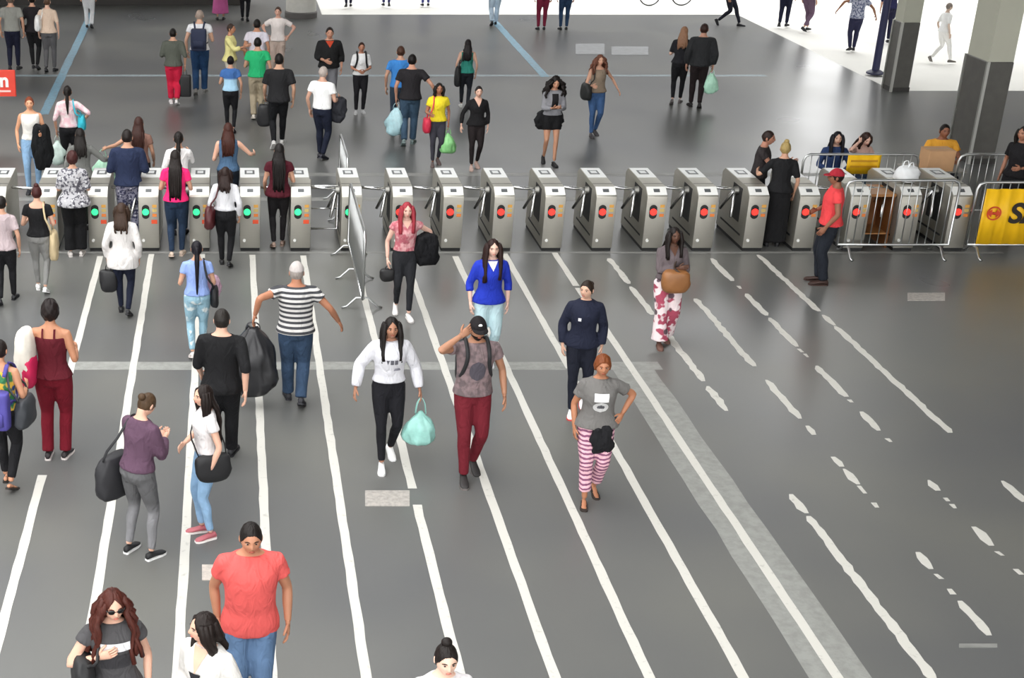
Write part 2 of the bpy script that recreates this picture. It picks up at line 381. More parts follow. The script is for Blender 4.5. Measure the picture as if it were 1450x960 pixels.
# ---- turnstiles
steel = metal_mat('#c2bfb6', .5); steel_side = metal_mat('#8f8e89', .45); chrome = metal_mat('#d9dadb', .22)
WH = plain('#e9e9e6', .4); BLK = plain('#161617', .5); DARK = plain('#2a2a2b', .6)
def disc(c, r, t, n=18, axis='y', sx=1.0, sz=1.0, stad=0.0):
    ring = []
    for k in range(n):
        a = 2*PI*k/n; x = r*math.cos(a)*sx; z = r*math.sin(a)*sz + (stad if math.sin(a) > 0 else -stad)
        ring.append((x, z))
    b = MB()
    if axis == 'y': b.rings([[(c[0]+x, c[1]+e, c[2]+z) for x, z in ring] for e in (t/2, -t/2)])
    else: b.rings([[(c[0]+x, c[1]+z, c[2]+e) for x, z in ring] for e in (-t/2, t/2)])
    return b
def make_turnstile(color):
    r = empty('turnstile', (0, 0, 0))
    prof = [(.0, .05), (.0, .84), (.015, .862), (.15, .955), (1.14, .975), (1.24, .9), (1.24, .05)]
    bm = bmesh.new(); fr = []
    for x in (-.15, .15): fr.append([bm.verts.new((x, y, z)) for y, z in prof])
    bm.faces.new(fr[0]); bm.faces.new(fr[1][::-1])
    for i in range(len(prof)): j = (i+1) % len(prof); bm.faces.new((fr[0][j], fr[0][i], fr[1][i], fr[1][j]))
    bmesh.ops.bevel(bm, geom=[e for e in bm.edges], offset=.008, segments=2, affect='EDGES', profile=.5)
    bmesh.ops.recalc_face_normals(bm, faces=bm.faces)
    me = bpy.data.meshes.new('cabinet'); bm.to_mesh(me); bm.free(); link('cabinet', me, steel, r, ang=30)
    b = MB(); b.box((0, .62, .03), (.28, 1.2, .06)); link('plinth', b, BLK, r, sm=False)
    # plates on top
    sl = math.atan2(.093, .135)
    def top_plate(name, y0, y1, wx, mat, lift=.004):
        def zt(y): return .862+(y-.015)*(.093/.135) if y < .15 else .955+(y-.15)*(.02/.99)
        b = MB(); b.rings([[(-wx/2, y0, zt(y0)+lift), (wx/2, y0, zt(y0)+lift), (wx/2, y1, zt(y1)+lift), (-wx/2, y1, zt(y1)+lift)], [(-wx/2, y0, zt(y0)-.01), (wx/2, y0, zt(y0)-.01), (wx/2, y1, zt(y1)-.01), (-wx/2, y1, zt(y1)-.01)]])
        link(name, b, mat, r, sm=False)
    top_plate('front_plate', .018, .147, .285, WH); top_plate('icon', .06, .11, .09, plain('#55585a', .5), .0065)
    top_plate('lid_seam', .3, .315, .29, DARK, .002); top_plate('rear_plate', .62, 1.12, .285, plain('#d6d7d6', .35), .004)
    top_plate('reader', .78, .98, .15, plain('#4d5052', .4), .009); top_plate('reader_face', .82, .94, .09, plain('#c9cbcb', .4), .0115)
    # front: lamp, stickers, lock
    lx, lz = -.045, .615
    link('lamp_housing', disc((lx, -.006, lz), .056, .02, stad=.05), BLK, r, ang=40)
    lm = plain('#ff2a22', .4, emit=1.6) if color == 'red' else plain('#2ee07a', .4, emit=1.3)
    link('lamp', disc((lx, -.018, lz), .05, .012), lm, r, ang=40)
    for z, hx in ((.70, '#d9a24a'), (.635, '#c9b06a'), (.56, '#e08038')):
        b = MB(); b.box((.085, -.001, z), (.065, .006, .045)); link('sticker', b, plain(hx, .5), r, sm=False)
    if color == 'green':
        b = MB(); b.box((.08, -.0015, .46), (.085, .006, .06)); link('sticker', b, plain('#e0522e', .5), r, sm=False)
    link('lock', disc((-.085, -.004, .17), .022, .012), WH, r, ang=40)
    # tripod on the left flank
    b = MB(); b.box((-.148, .5, .62), (.012, .4, .52), bev=.004); link('mechanism_panel', b, BLK, r, sm=False)
    b = MB(); b.tube([(-.14, .5, .80), (-.21, .5, .80)], [.07, .055], 14, ref=(0, 0, 1)); link('hub', b, steel_side, r, ang=40)
    for d in ((-.395, 0, .03), (-.10, -.23, -.37), (-.12, .2, -.36)):
        b = MB(); s0 = Vector((-.19, .5, .82)); b.tube([s0, s0+Vector(d)*.5, s0+Vector(d)], [.024, .024, .021], 8, ref=(0, .3, 1)); link('arm', b, chrome, r)
    b = MB(); b.box((-.149, .62, .2), (.006, .9, .03)); link('side_trim', b, DARK, r, sm=False)
    return r
proto = {c: make_turnstile(c) for c in ('green', 'red')}
used = set()
ORD = ['first', 'second', 'third', 'fourth', 'fifth', 'sixth', 'seventh', 'eighth', 'ninth', 'tenth', 'eleventh', 'twelfth']
for k in range(-2, 18):
    col = 'green' if k <= 5 else 'red'
    o = proto[col] if col not in used else copy_tree(proto[col]); used.add(col)
    o.location = (k*.75-.035, 0, 0)
    if k == 5: lb = 'steel tripod turnstile with green light standing against the chrome barrier line'
    elif col == 'green': lb = 'steel tripod turnstile with green light, %s one left of the barrier line' % ORD[4-k]
    else: lb = 'steel tripod turnstile with red light, %s one right of the barrier line' % ORD[k-6]
    tag(o, lb, 'turnstile', 'turnstiles in the gate row')
# gate in the wide lane left of the barrier line
r = empty('swing_gate', (4.5*.75-.035, .55, 0), 0, 'low tubular steel gate closing the lane left of the barrier line', 'gate')
b = MB(); b.tube([(-.21, 0, .18), (-.21, 0, .86), (.21, 0, .86), (.21, 0, .18), (-.21, 0, .18)], [.018]*5, 8, ref=(0, 1, 0)); link('frame', b, chrome, r)
b = MB(); b.tube([(-.21, 0, .5), (.21, 0, .5)], [.012, .012], 8); link('rail', b, chrome, r)
b = MB(); b.tube([(-.22, 0, 0), (-.22, 0, .95)], [.025, .025], 10); link('hinge_post', b, steel, r)

# ---- crowd control barriers
galv = metal_mat('#c4c6c6', .35)
def barrier(loc, rz, ln, feet, label, h=1.08, bars=True, z0=.17):
    r = empty('crowd_barrier', loc, rz, label, 'barrier', 'crowd control barriers')
    k = .1; a = ln/2
    pts = [(-a, 0, z0), (-a, 0, h-k), (-a+k*.3, 0, h-k*.3), (-a+k, 0, h), (0, 0, h), (a-k, 0, h), (a-k*.3, 0, h-k*.3), (a, 0, h-k), (a, 0, z0), (0, 0, z0), (-a, 0, z0)]
    b = MB(); b.tube(pts, [.02]*len(pts), 8, ref=(0, 1, 0)); link('frame', b, galv, r)
    if bars:
        n = int(ln/.115)
        me = None
        for i in range(1, n):
            x = -a + ln*i/n
            if me is None:
                b = MB(); b.tube([(0, 0, z0), (0, 0, h)], [.0075, .0075], 6); o = link('bar', b, galv, r); me = o.data; o.location = (x, 0, 0)
            else:
                o = bpy.data.objects.new('bar', me); COL.objects.link(o); o.parent = r; o.location = (x, 0, 0)
    for x in feet:
        b = MB(); b.tube([(x, -.27, .014), (x, -.2, .03), (x, -.08, z0-.02), (x, .08, z0-.02), (x, .2, .03), (x, .27, .014)], [(.014, .02)]*6, 6, ref=(0, 0, 1)); link('foot', b, galv, r)
    return r
xb = px(514, 436).x
barrier((xb-.02, -1.28, 0), PI/2, 2.45, (-1.12, 0.05, 1.1), 'nearer chrome crowd barrier in the line dividing the hall floor')
barrier((xb+.05, 2.12, 0), PI/2, 1.6, (-.62, .62), 'farther chrome crowd barrier in the line reaching behind the turnstiles')
p0, p1 = X_at(1190, -.16, .6), X_at(1349, -.16, .6)
barrier(((p0+p1)/2, -.2, 0), 0, p1-p0, (-.68, .68), 'steel crowd barrier in front of the last red turnstiles', h=1.15)
p2 = X_at(1376, -.2, .6)
barrier((p2+1.0, -.2, 0), 0, 2.0, (-.88, .88), 'steel crowd barrier carrying the big yellow banner', h=1.12)
q0, q1 = X_at(1138, 1.55, 1.), X_at(1301, 1.55, 1.)
barrier(((q0+q1)/2, 1.55, 0), 0, q1-q0, (-.7, .7), 'steel crowd barrier holding the small yellow sign behind the turnstiles')
q4 = X_at(1358, 1.55, 1.)
barrier((q4+1.0, 1.55, 0), 0, 2.0, (-.85, .85), 'steel crowd barrier at the right edge behind the banner')
# banner: yellow sheet with letters and a round two-arrow mark
YEL = plain('#f2bd12', .55, var=.12, scale=6)
def sheet(name, c, wx, hz, mat, parent=None, amp=.012, nx=40):
    b = MB(); fr, bk = [], []
    for i in range(nx+1):
        x = -wx/2+wx*i/nx; d = amp*math.sin(i*1.35)+amp*.5*math.sin(i*2.9)
        fr += [(x, d-.004, -hz/2), (x, d-.004, hz/2)]; bk += [(x, d+.004, -hz/2), (x, d+.004, hz/2)]
    n = len(fr); f = [(2*i, 2*i+2, 2*i+3, 2*i+1) for i in range(nx)] + [(n+2*i+1, n+2*i+3, n+2*i+2, n+2*i) for i in range(nx)]
    f += [(2*i+1, 2*i+3, n+2*i+3, n+2*i+1) for i in range(nx)] + [(2*i+2, 2*i, n+2*i, n+2*i+2) for i in range(nx)] + [(0, 1, n+1, n), (2*nx+1, 2*nx, n+2*nx, n+2*nx+1)]
    b.add(fr+bk, f); return link(name, b, mat, parent, c)
def text_mesh(name, s, size, mat, parent, loc, bold=0.0, rot=(PI/2, 0, 0), shear=0.0, ext=.003):
    cu = bpy.data.curves.new(name, 'FONT'); cu.body = s; cu.size = size; cu.extrude = ext; cu.offset = bold; cu.shear = shear; cu.align_x = 'LEFT'
    t = bpy.data.objects.new('tmp', cu); COL.objects.link(t)
    bpy.context.view_layer.update()
    me = bpy.data.meshes.new_from_object(t.evaluated_get(bpy.context.evaluated_depsgraph_get())); bpy.data.objects.remove(t)
    o = bpy.data.objects.new(name, me); COL.objects.link(o); me.materials.clear(); me.materials.append(mat); o.parent = parent; o.location = loc; o.rotation_euler = rot
    return o
bx0 = X_at(1389, -.23, .6)
ban = sheet('banner', (bx0+.86, -.235, .61), 1.72, .84, YEL)
tag(ban, 'yellow banner with black letters tied to the barrier at right edge', 'banner')
DKT = plain('#231a12', .6); ORG = plain('#c8401c', .6)
text_mesh('lettering', 'SA', .42, DKT, ban, (-.86+.38, -.03, -.08), .012, shear=.12)
b = MB(); n = 28
rr = [[(q*math.cos(2*PI*k/n), e, q*math.sin(2*PI*k/n)) for k in range(n)] for q, e in ((.105, -.03), (.105, -.036), (.085, -.036), (.085, -.03))]
b.rings(rr, closed=True)
for s in (-1, 1):
    b.rings([[(s*.1, e, 0), (s*.035, e, .06), (s*.035, e, .02), (s*-.02, e, .02*s), (s*.0, e, -.02), (s*.035, e, -.02), (s*.035, e, -.06)] for e in (-.03, -.037)])
link('round_mark', b, ORG, ban, (-.70, 0, .06), sm=False)
sgn = sheet('yellow_sign', (X_at(1223, 1.5, .95), 1.5, .93), .52, .3, YEL, amp=.006, nx=14)
tag(sgn, 'small yellow sign with faint lettering hung on the rear barrier', 'sign')
for z in (.06, -.03):
    b = MB(); b.box((0, -.012, z), (.42, .004, .03)); link('text_line', b, plain('#c98f10', .6), sgn, sm=False)

# ---- desk, boxes and bag in the closed lanes at the right
r = empty('wooden_desk', (15.5*.75-.035, .42, 0), 0, 'brown wooden desk wedged between two red turnstiles', 'desk')
WOOD = plain('#7a4a22', .55, var=.3, scale=6); WOOD2 = plain('#9c6a3a', .5, var=.25, scale=5)
b = MB(); b.box((0, 0, .82), (.42, .55, .04), bev=.008); link('desk_top', b, WOOD2, r, sm=False)
for s in (-1, 1):
    b = MB(); b.box((s*.19, 0, .4), (.03, .5, .8)); link('side_panel', b, WOOD, r, sm=False)
b = MB(); b.box((0, .2, .45), (.36, .02, .66)); link('back_panel', b, WOOD, r, sm=False)
b = MB(); b.box((0, -.02, .22), (.36, .45, .02)); link('shelf', b, WOOD2, r, sm=False)
tp = Vector((X_at(1329, 1.75, .9), 1.72, 0))
r = empty('folding_table', (tp.x, tp.y+.2, 0), 0, 'folding table under the cardboard box behind the turnstiles', 'table')
b = MB(); b.box((0, 0, .76), (.9, .5, .03), bev=.008); link('table_top', b, plain('#8f8c86', .5), r, sm=False)
for sx in (-1, 1):
    for sy in (-1, 1):
        b = MB(); b.tube([(sx*.4, sy*.2, 0), (sx*.4, sy*.2, .75)], [.014, .014], 8); link('leg', b, steel, r)
CARD = plain('#c49a72', .85, var=.12, scale=7)
cb = empty('cardboard_box', (tp.x, tp.y+.1, .775), 0, 'closed cardboard box in front of the man in yellow', 'box')
b = MB(); b.box((0, 0, .16), (.42, .32, .32), bev=.006); link('box_body', b, CARD, cb, sm=False)
for s in (-1, 1):
    b = MB(); b.box((0, s*.081, .324), (.42, .157, .006)); link('flap', b, CARD, cb, sm=False)
b = MB(); b.box((0, 0, .329), (.43, .05, .003)); link('tape', b, plain('#a9855c', .3), cb, sm=False)

# ---- red sign at the far left edge, on a post that stands outside the frame
sp_ = px(12, 190)
r = empty('red_sign', (sp_.x-.55, sp_.y, 0), 0, 'red sign with white lettering at the left edge', 'sign')
z0, z1 = z_at(136, sp_.y), z_at(99, sp_.y)
hs = z1-z0
RED = plain('#d8402f', .5)
b = MB(); b.box((.25, 0, (z0+z1)/2), (1.0, .06, hs), bev=.012); link('sign_panel', b, RED, r, sm=False)
b = MB(); b.tube([(-.1, .05, 0), (-.1, .05, z1)], [.035, .035], 10); link('post', b, steel, r)
text_mesh('lettering', 'in', hs*.72, WH, r, (.36, -.036, z0+hs*.38), .012)
b = MB(); b.box((.5, -.032, z0+hs*.2), (.3, .006, hs*.07)); link('text_line', b, plain('#f0c9c2', .5), r, sm=False)

# ================================================================== people
TF = [(.78, .085, .08, 0), (.84, .150, .105, -.01), (.90, .170, .115, -.014), (.97, .158, .106, -.006), (1.06, .126, .088, 0), (1.14, .128, .09, .004), (1.22, .140, .108, .012),
      (1.28, .146, .112, .012), (1.34, .152, .096, .003), (1.385, .155, .078, -.006), (1.415, .120, .062, -.012), (1.445, .07, .05, -.012), (1.47, .049, .049, -.006), (1.54, .046, .049, .006)]
TM = [(.78, .085, .08, 0), (.84, .145, .10, -.008), (.90, .160, .108, -.010), (.97, .156, .105, -.004), (1.06, .150, .104, .004), (1.14, .152, .106, .006), (1.22, .162, .112, .006),
      (1.28, .170, .114, .004), (1.34, .178, .100, 0), (1.385, .182, .082, -.008), (1.42, .140, .066, -.014), (1.45, .08, .056, -.014), (1.475, .057, .056, -.006), (1.54, .054, .056, .006)]
def sstep(t): t = max(0., min(1., t)); return t*t*(3-2*t)
ARMS = {  # wrist from shoulder (out, forward, up), elbow pole (out, forward, up), palm normal override
    'down': ((.075, .03, -.50), (.6, -1, 0), None), 'swingf': ((.06, .20, -.46), (.4, -1, -.3), None), 'swingb': ((.08, -.17, -.47), (.5, -1, .2), None),
    'phone': ((-.10, .27, -.22), (.5, -.3, -1), 'up'), 'chest': ((-.12, .20, -.17), (.8, -.2, -1), 'in'), 'belly': ((-.09, .22, -.32), (.7, -.5, -.6), 'in'),
    'hip': ((.10, .03, -.33), (1, -.6, 0), 'in'), 'strap': ((-.045, .13, -.13), (.7, .1, -1), 'in'), 'face': ((-.005, .115, .17), (1, .25, -.75), 'in'),
    'out': ((.30, .02, -.40), (.3, -1, .3), None), 'outback': ((.36, -.12, -.22), (.3, -.6, .6), None), 'bent': ((.03, .24, -.27), (.3, -1, -.4), None), 'fold': ((-.20, .2, -.2), (.8, 0, -1), 'in'),
    'carry': ((.06, .06, -.49), (.5, -1, 0), None), 'reach': ((.0, .42, -.12), (.4, -.3, -1), None), 'table': ((-.05, .30, -.28), (.8, -.2, -.7), None), 'rear': ((-.02, -.16, -.42), (1, -1, 0), None)}
JOBS = []
def ik(a, t, l1, l2, pole):
    d = t-a; L = d.length; mx = (l1+l2)*.995
    if L > mx: t = a+d*(mx/L); d = t-a; L = mx
    L = max(L, abs(l1-l2)+.02); u = d.normalized()
    x = (l1*l1-l2*l2+L*L)/(2*L); hgt = math.sqrt(max(l1*l1-x*x, 1e-6))
    p = Vector(pole); p = p-u*p.dot(u)
    if p.length < 1e-4: p = Vector((0, 1, 0))-u*u.y
    return a+u*x+p.normalized()*hgt, t
def path_cut(pts, rad, frac):
    """first part of a polyline by length"""
    ln = [0]
    for i in range(1, len(pts)): ln.append(ln[-1]+(pts[i]-pts[i-1]).length)
    T = ln[-1]*frac; P, R_ = [pts[0]], [rad[0]]
    for i in range(1, len(pts)):
        if ln[i] >= T-1e-6:
            t = (T-ln[i-1])/max(1e-6, ln[i]-ln[i-1]); P.append(pts[i-1].lerp(pts[i], t)); R_.append(rad[i-1]*(1-t)+rad[i]*t); break
        P.append(pts[i]); R_.append(rad[i])
    return P, R_
class Ctx: pass
def sphere_grid(nl, nb):
    out = []
    for i in range(nb+1):
        th = -PI/2+PI*i/nb; th = max(-PI/2+.02, min(PI/2-.02, th))
        out.append([(math.cos(th)*math.sin(2*PI*k/nl), math.cos(th)*math.cos(2*PI*k/nl), math.sin(th)) for k in range(nl)])
    return out
def head_pt(u, hw=.076, hd=.097, hh=.114, face=True):
    x, y, z = u[0]*hw, u[1]*hd, u[2]*hh
    t = max(0., -u[2])
    x *= 1-.30*t**1.6
    if y < 0: y *= 1-.42*t
    else: y *= 1+.02*t
    if u[2] > 0: x *= 1+.03*u[2]
    if face and u[1] > 0:
        ax = abs(x)
        fr = min(1, u[1]*1.6)
        nz = .024*math.exp(-(x/.0115)**2)*(math.exp(-((z+.020)/.017)**2) if z < -.020 else math.exp(-((z+.020)/.030)**2))
        so = -.010*math.exp(-((ax-.031)/.017)**2-((z-.008)/.011)**2)
        br = .004*math.exp(-(x/.05)**2-((z-.027)/.010)**2)
        lp = .006*math.exp(-(x/.021)**2-((z+.054)/.009)**2)
        ch = .008*math.exp(-(x/.020)**2-((z+.096)/.016)**2)
        ck = .003*math.exp(-((ax-.042)/.018)**2-((z+.022)/.018)**2)
        y += fr*(nz+so+br+lp+ch+ck)
    return (x, y, z)
def hair_threshold(u, low):
    az = abs(math.atan2(u[0], u[1]))/PI           # 0 front .. 1 back
    pts = [(0, .56), (.10, .55), (.18, .47), (.26, .22), (.36, -.02), (.42, -.30), (.55, -.45), (.75, -.60), (1, -.66)] if not low else [(0, .74), (.08, .62), (.17, .40), (.24, .10), (.30, -.30), (.36, -.62), (.6, -.80), (1, -.85)]
    for (a, b_), (c, d) in zip(pts, pts[1:]):
        if az <= c: return b_+(d-b_)*(az-a)/(c-a)
    return pts[-1][1]

def person(label, hd, ft=None, h=None, f=0, sex='f', fat=1.0, skin='#b98a6c', hair=('long', '#1d1512', .28), top=('#888888', .25, .92), bot=('#22242c', 1.0, .010), shoe='#222226', sole=None,
           legs='stand', s=.2, aL='down', aR='down', lean=0, hy=0, hp=0, patch=(), acc=(), hipz=None, Y=None, pos=None, dress=None, sandals=False, neck=None):
    c = Ctx(); h0 = h
    male = sex == 'm'
    if ft is not None:
        g = px(*ft)
        if h is None:
            lo, hi = 1.2, 2.2
            for _ in range(30):
                md = (lo+hi)/2
                if to_px((g.x, g.y, md))[1] > hd[1]: lo = md
                else: hi = md
            h = min(1.86 if male else 1.76, max(1.48 if not male else 1.56, lo))
        gx = px(hd[0], hd[1], h)
        X = CAM.x + (gx.x-CAM.x)*((g.y-CAM.y)/max(.1, gx.y-CAM.y)); P0 = Vector(((X*.6+g.x*.4), g.y, 0))
    else:
        h = h or (1.74 if male else 1.62)
        zz = h if hipz is None else h-(.9*h/1.7-hipz)
        P0 = px(hd[0], hd[1], zz); P0.z = 0
    if Y is not None:
        zz = h if hipz is not None else None
        if hipz is not None: z_ = (h or 1.65)-(.9*(h or 1.65)/1.7-hipz); h = h or 1.65
        else: h = z_ = z_at(hd[1], Y)
        P0 = Vector((X_at(hd[0], Y, z_), Y, 0))
    if pos is not None: P0 = Vector(pos); h = h0 or z_at(hd[1], P0.y)
    if -.35 < P0.y < 1.45 and -1.6 < P0.x < 12.6:      # inside the gate row people stand in the lanes
        ln_ = (math.floor((P0.x+.035)/.75)+.5)*.75-.035; P0.x = ln_+max(-.05, min(.05, P0.x-ln_))
    k = h/1.7
    near = P0.y < -4.5; mid = P0.y < 4
    vox = .0115 if near else (.0145 if mid else .019)
    root = empty('person', P0, math.radians(180+f), label, 'person'); c.root = root; c.k = k; c.f = f; c.near = near; c.vox = vox; c.label = label
    T = TM if male else TF
    lm = .92 if not male else 1.0
    def prof(z):     # z for 1.7 m
        if z <= T[0][0]: return T[0][1:]
        for a, b_ in zip(T, T[1:]):
            if z <= b_[0]:
                t = (z-a[0])/(b_[0]-a[0]); r_ = [a[i]*(1-t)+b_[i]*t for i in (1, 2, 3)]; break
        else: r_ = list(T[-1][1:])
        wgt = sstep((z-.8)/.15)*sstep((1.42-z)/.15); ff = 1+(fat-1)*wgt
        return r_[0]*(1+(ff-1)*.8), r_[1]*ff, r_[2]+max(0, (ff-1))*.035*sstep((z-.95)/.1)*sstep((1.32-z)/.15)
    # ---- legs
    lim = max(1, fat)**.5
    if legs == 'stand': fe = [(.085, .02, 0, 0), (-.085, -.02, 0, 0)]
    elif legs == 'wide': fe = [(.13, .02, 0, 0), (-.13, -.02, 0, 0)]
    elif legs == 'walkR': fe = [(.07, s, 0, 0), (-.07, -s, .0, .75*s/.25)]
    elif legs == 'walkL': fe = [(.07, -s, .0, .75*s/.25), (-.07, s, 0, 0)]
    elif legs == 'sit': fe = [(.10, .42, 0, 0), (-.10, .38, 0, 0)]
    else: fe = legs
    l1, l2 = .42, .412
    ank = []
    for x, y, z, be in fe:
        yy, zz = -.12*math.cos(be)+.085*math.sin(be)+.12, .12*math.sin(be)+.085*math.cos(be)
        ank.append(Vector((x, y+yy, z+zz)))
    hz = .902
    for a in ank:
        d2 = (l1+l2)**2*.988-(a.y)**2-(abs(a.x)-.085)**2
        hz = min(hz, a.z+math.sqrt(max(.01, d2)))
    if hipz is not None: hz = hipz/k
    dz = hz-.902
    la = math.radians(lean)
    def B(v):
        x, y, z = v
        a = la*sstep((z-.93)/.28); zz = z-.95
        return Vector((x, y*math.cos(a)+zz*math.sin(a), .95+zz*math.cos(a)-y*math.sin(a)+dz)) if z > .93 else Vector((x, y, z+dz))
    c.B = B; c.prof = prof
    def S(v): return Vector(v)*k
    body = MB()
    def torso(b, z0, z1, off, hemw=0., n=22, low_=0.):
        zs = sorted(set([z0, z1]+[t[0] for t in T if z0 < t[0] < z1]+[z for z in (1.0, 1.10, 1.18, 1.25, 1.31, 1.36, 1.40) if z0 < z < z1]))
        rings = []
        for z in zs:
            a, d_, yo = prof(max(z, .90) if low_ else z); e = hemw*sstep((z0+.35-z)/.35)+(low_*sstep((1.0-z)/.08) if low_ else 0)
            rings.append([S(B((( a+off+e)*math.sin(2*PI*q/n), yo+(d_+off+e)*math.cos(2*PI*q/n), z))) for q in range(n)])
        b.rings(rings[::1])
    torso(body, .84, 1.0, -.014); torso(body, .98, 1.54, 0)
    hips = [Vector((.085*sg, -.005, .902+dz)) for sg in (1, -1)]
    c.legpaths = []
    for i, sg in enumerate((1, -1)):
        kn, an = ik(hips[i], ank[i], l1, l2, (sg*.12, 1, .1))
        P_ = [hips[i]+Vector((0, 0, .03)), hips[i].lerp(kn, .3), hips[i].lerp(kn, .65), kn, kn.lerp(an, .3)+Vector((0, -.012, 0)), kn.lerp(an, .65), an]
        R_ = [.088*lim, .084*lim, .068*lim, .053*lim, .052*lim, .041, .034]
        if not male: R_ = [r_*1.02 for r_ in R_[:3]]+[r_*.93 for r_ in R_[3:]]
        c.legpaths.append((P_, R_)); body.tube([S(q) for q in P_], [r_*k*(.93 if j < 3 else .97) for j, r_ in enumerate(R_)], 12, (0, 1, 0), sub=2)
    # ---- arms
    sx, sz_ = (.182, 1.375) if male else (.155, 1.368)
    c.hand = {}; c.shoulder = {}; arms = {}
    for sg, spec in ((1, aR), (-1, aL)):
        if isinstance(spec, str): spec = ARMS[spec]
        wr, pole, pal = spec
        sh = B((sg*sx, -.008, sz_)); sj = B((sg*(sx-.05), -.008, sz_-.01))
        tgt = sh+Vector((sg*wr[0], wr[1], wr[2]))
        el, wt = ik(sh, tgt, .285, .25, (sg*pole[0], pole[1], pole[2]))
        P_ = [sj, sh, sh.lerp(el, .4), sh.lerp(el, .75), el, el.lerp(wt, .35), el.lerp(wt, .7), wt]
        R_ = [q*lm*lim for q in (.05, .052, .046, .041, .037, .038, .031, .024)]
        arms[sg] = (P_, R_); body.tube([S(q) for q in P_], [q*k for q in R_], 10, (0, 1, 0), sub=2)
        c.shoulder[sg] = sh
        d = (wt-el).normalized()
        n_ = Vector((-sg, -.15, 0)) if pal is None else (Vector((-sg*.6, 0, .8)) if pal == 'up' else Vector((-sg*.35, -1, .1)))
        n_ = (n_-d*n_.dot(d)).normalized(); th = d.cross(n_)*sg
        c.hand[sg] = (wt, d, n_, th)
    # ---- hands: palm, four fingers of different length, thumb from the side
    extra = MB()
    hs = .93 if not male else 1.03
    for sg in (1, -1):
        wt, d, n_, th = c.hand[sg]
        extra.tube([S(wt-d*.02*hs), S(wt+d*.03*hs), S(wt+d*.065*hs), S(wt+d*.092*hs)], [(.024*k*hs, .02*k*hs), (.036*k*hs, .016*k*hs), (.041*k*hs, .014*k*hs), (.038*k*hs, .011*k*hs)], 10, th, sub=1)
        for j, (o_, ln) in enumerate(((.029, .068), (.010, .078), (-.010, .072), (-.028, .056))):
            p_ = wt+d*.085*hs+th*o_*hs; dd = d.copy(); pts = [p_-d*.01]
            for seg in range(3):
                an_ = .38
                dd = (dd*math.cos(an_)+n_*math.sin(an_)).normalized() if seg else (dd*math.cos(.25)+n_*math.sin(.25)).normalized()
                p_ = p_+dd*(ln*hs*(.42, .32, .26)[seg]); pts.append(p_)
            extra.tube([S(q) for q in pts], [.0092*k*hs, .009*k*hs, .0082*k*hs, .0062*k*hs], 6, th)
        p_ = wt+d*.02*hs+th*.026*hs; d1 = (d*.62+th*.7+n_*.3).normalized(); d2 = (d*.9+th*.25+n_*.4).normalized()
        extra.tube([S(q) for q in (p_-d1*.01, p_+d1*.032*hs, p_+d1*.036*hs+d2*.026*hs, p_+d1*.036*hs+d2*.048*hs)], [.013*k*hs, .0115*k*hs, .0098*k*hs, .007*k*hs], 6, n_)
    # ---- head
    hyr, hpr = math.radians(hy), math.radians(hp)
    RM = Matrix.Rotation(-hyr, 3, 'Z') @ Matrix.Rotation(-hpr, 3, 'X')
    piv = Vector((0, .0, 1.505)); HC = Vector((0, .018, 1.579)) - piv
    hsc = 1.0 if male else .965
    def H(v): return B(piv + RM @ (HC + Vector(v)*hsc))
    c.H = H
    nl, nb = (48, 36) if near else ((34, 26) if mid else (24, 18))
    G = sphere_grid(nl, nb)
    extra.rings([[S(H(head_pt(u))) for u in r_] for r_ in G])
    for sg in (1, -1):
        e = MB(); e.ell((0, 0, 0), (.010, .017, .030), 8, 6); extra.add([S(H((v[0]+sg*.076, v[1]-.008, v[2]-.006))) for v in e.v], e.f)
        e = MB(); e.ell((0, 0, 0), (.0125, .007, .0052), 8, 6); extra.add([S(H((v[0]+sg*.031, v[1]+.0815, v[2]+.007))) for v in e.v], e.f, 1 if near else 2)
        if near:
            e = MB(); e.ell((0, 0, 0), (.0085, .0058, .0058), 8, 6); extra.add([S(H((v[0]+sg*.030, v[1]+.0852, v[2]+.0065))) for v in e.v], e.f, 2)
        e = MB(); e.tube([(sg*.014, .0935, .024), (sg*.032, .0915, .029), (sg*.05, .079, .023)], [.0035, .0042, .0025], 5); extra.add([S(H(v)) for v in e.v], e.f, 3)
    e = MB(); e.ell((0, 0, 0), (.021, .008, .0072), 8, 6); extra.add([S(H((v[0], v[1]+.0925, v[2]-.054))) for v in e.v], e.f, 4)
    if neck: pass
    # ---- feet and shoes
    shoes = []
    for i, sg in enumerate((1, -1)):
        x, y, z, be = fe[i]
        out = sg*.14
        def FT(v, x=x, y=y, z=z, be=be, out=out):
            vx, vy, vz = v; a, b_ = vy-.12, vz
            vy2, vz2 = a*math.cos(be)+b_*math.sin(be)+.12, -a*math.sin(be)+b_*math.cos(be)
            return S((x+vx*math.cos(out)+vy2*math.sin(out), y+vy2*math.cos(out)-vx*math.sin(out), z+max(0, vz2)))
        q = .92 if not male else 1.04
        sec = [(-.068, .020, .055), (-.055, .032, .082), (-.01, .034, .088), (.05, .037, .07), (.11, .045, .052), (.16, .04, .042), (.188, .02, .026)]
        mb = MB(); n = 12
        for target, w_, z0, inset in ((mb, 1.0, .012, 0),):
            target.rings([[FT(((hw_*q*w_)*math.sin(2*PI*t/n), yy*q, z0+(ht*q-z0)*(.5-.5*math.cos(2*PI*t/n))**.8)) for t in range(n)] for yy, hw_, ht in sec])
        so = MB(); so.rings([[FT((hw_*1.06*q*e, yy*q*1.01, zz)) for e, zz in ((-1, 0), (1, 0), (1, .02), (-1, .02))] for yy, hw_, ht in sec])
        if sandals: body.rings([[FT(((hw_*q*.85)*math.sin(2*PI*t/n), yy*q*.9, .015+(ht*q*.8-.015)*(.5-.5*math.cos(2*PI*t/n))**.8)) for t in range(n)] for yy, hw_, ht in sec])
        shoes.append((mb, so))
    # ---- garments
    garm = []
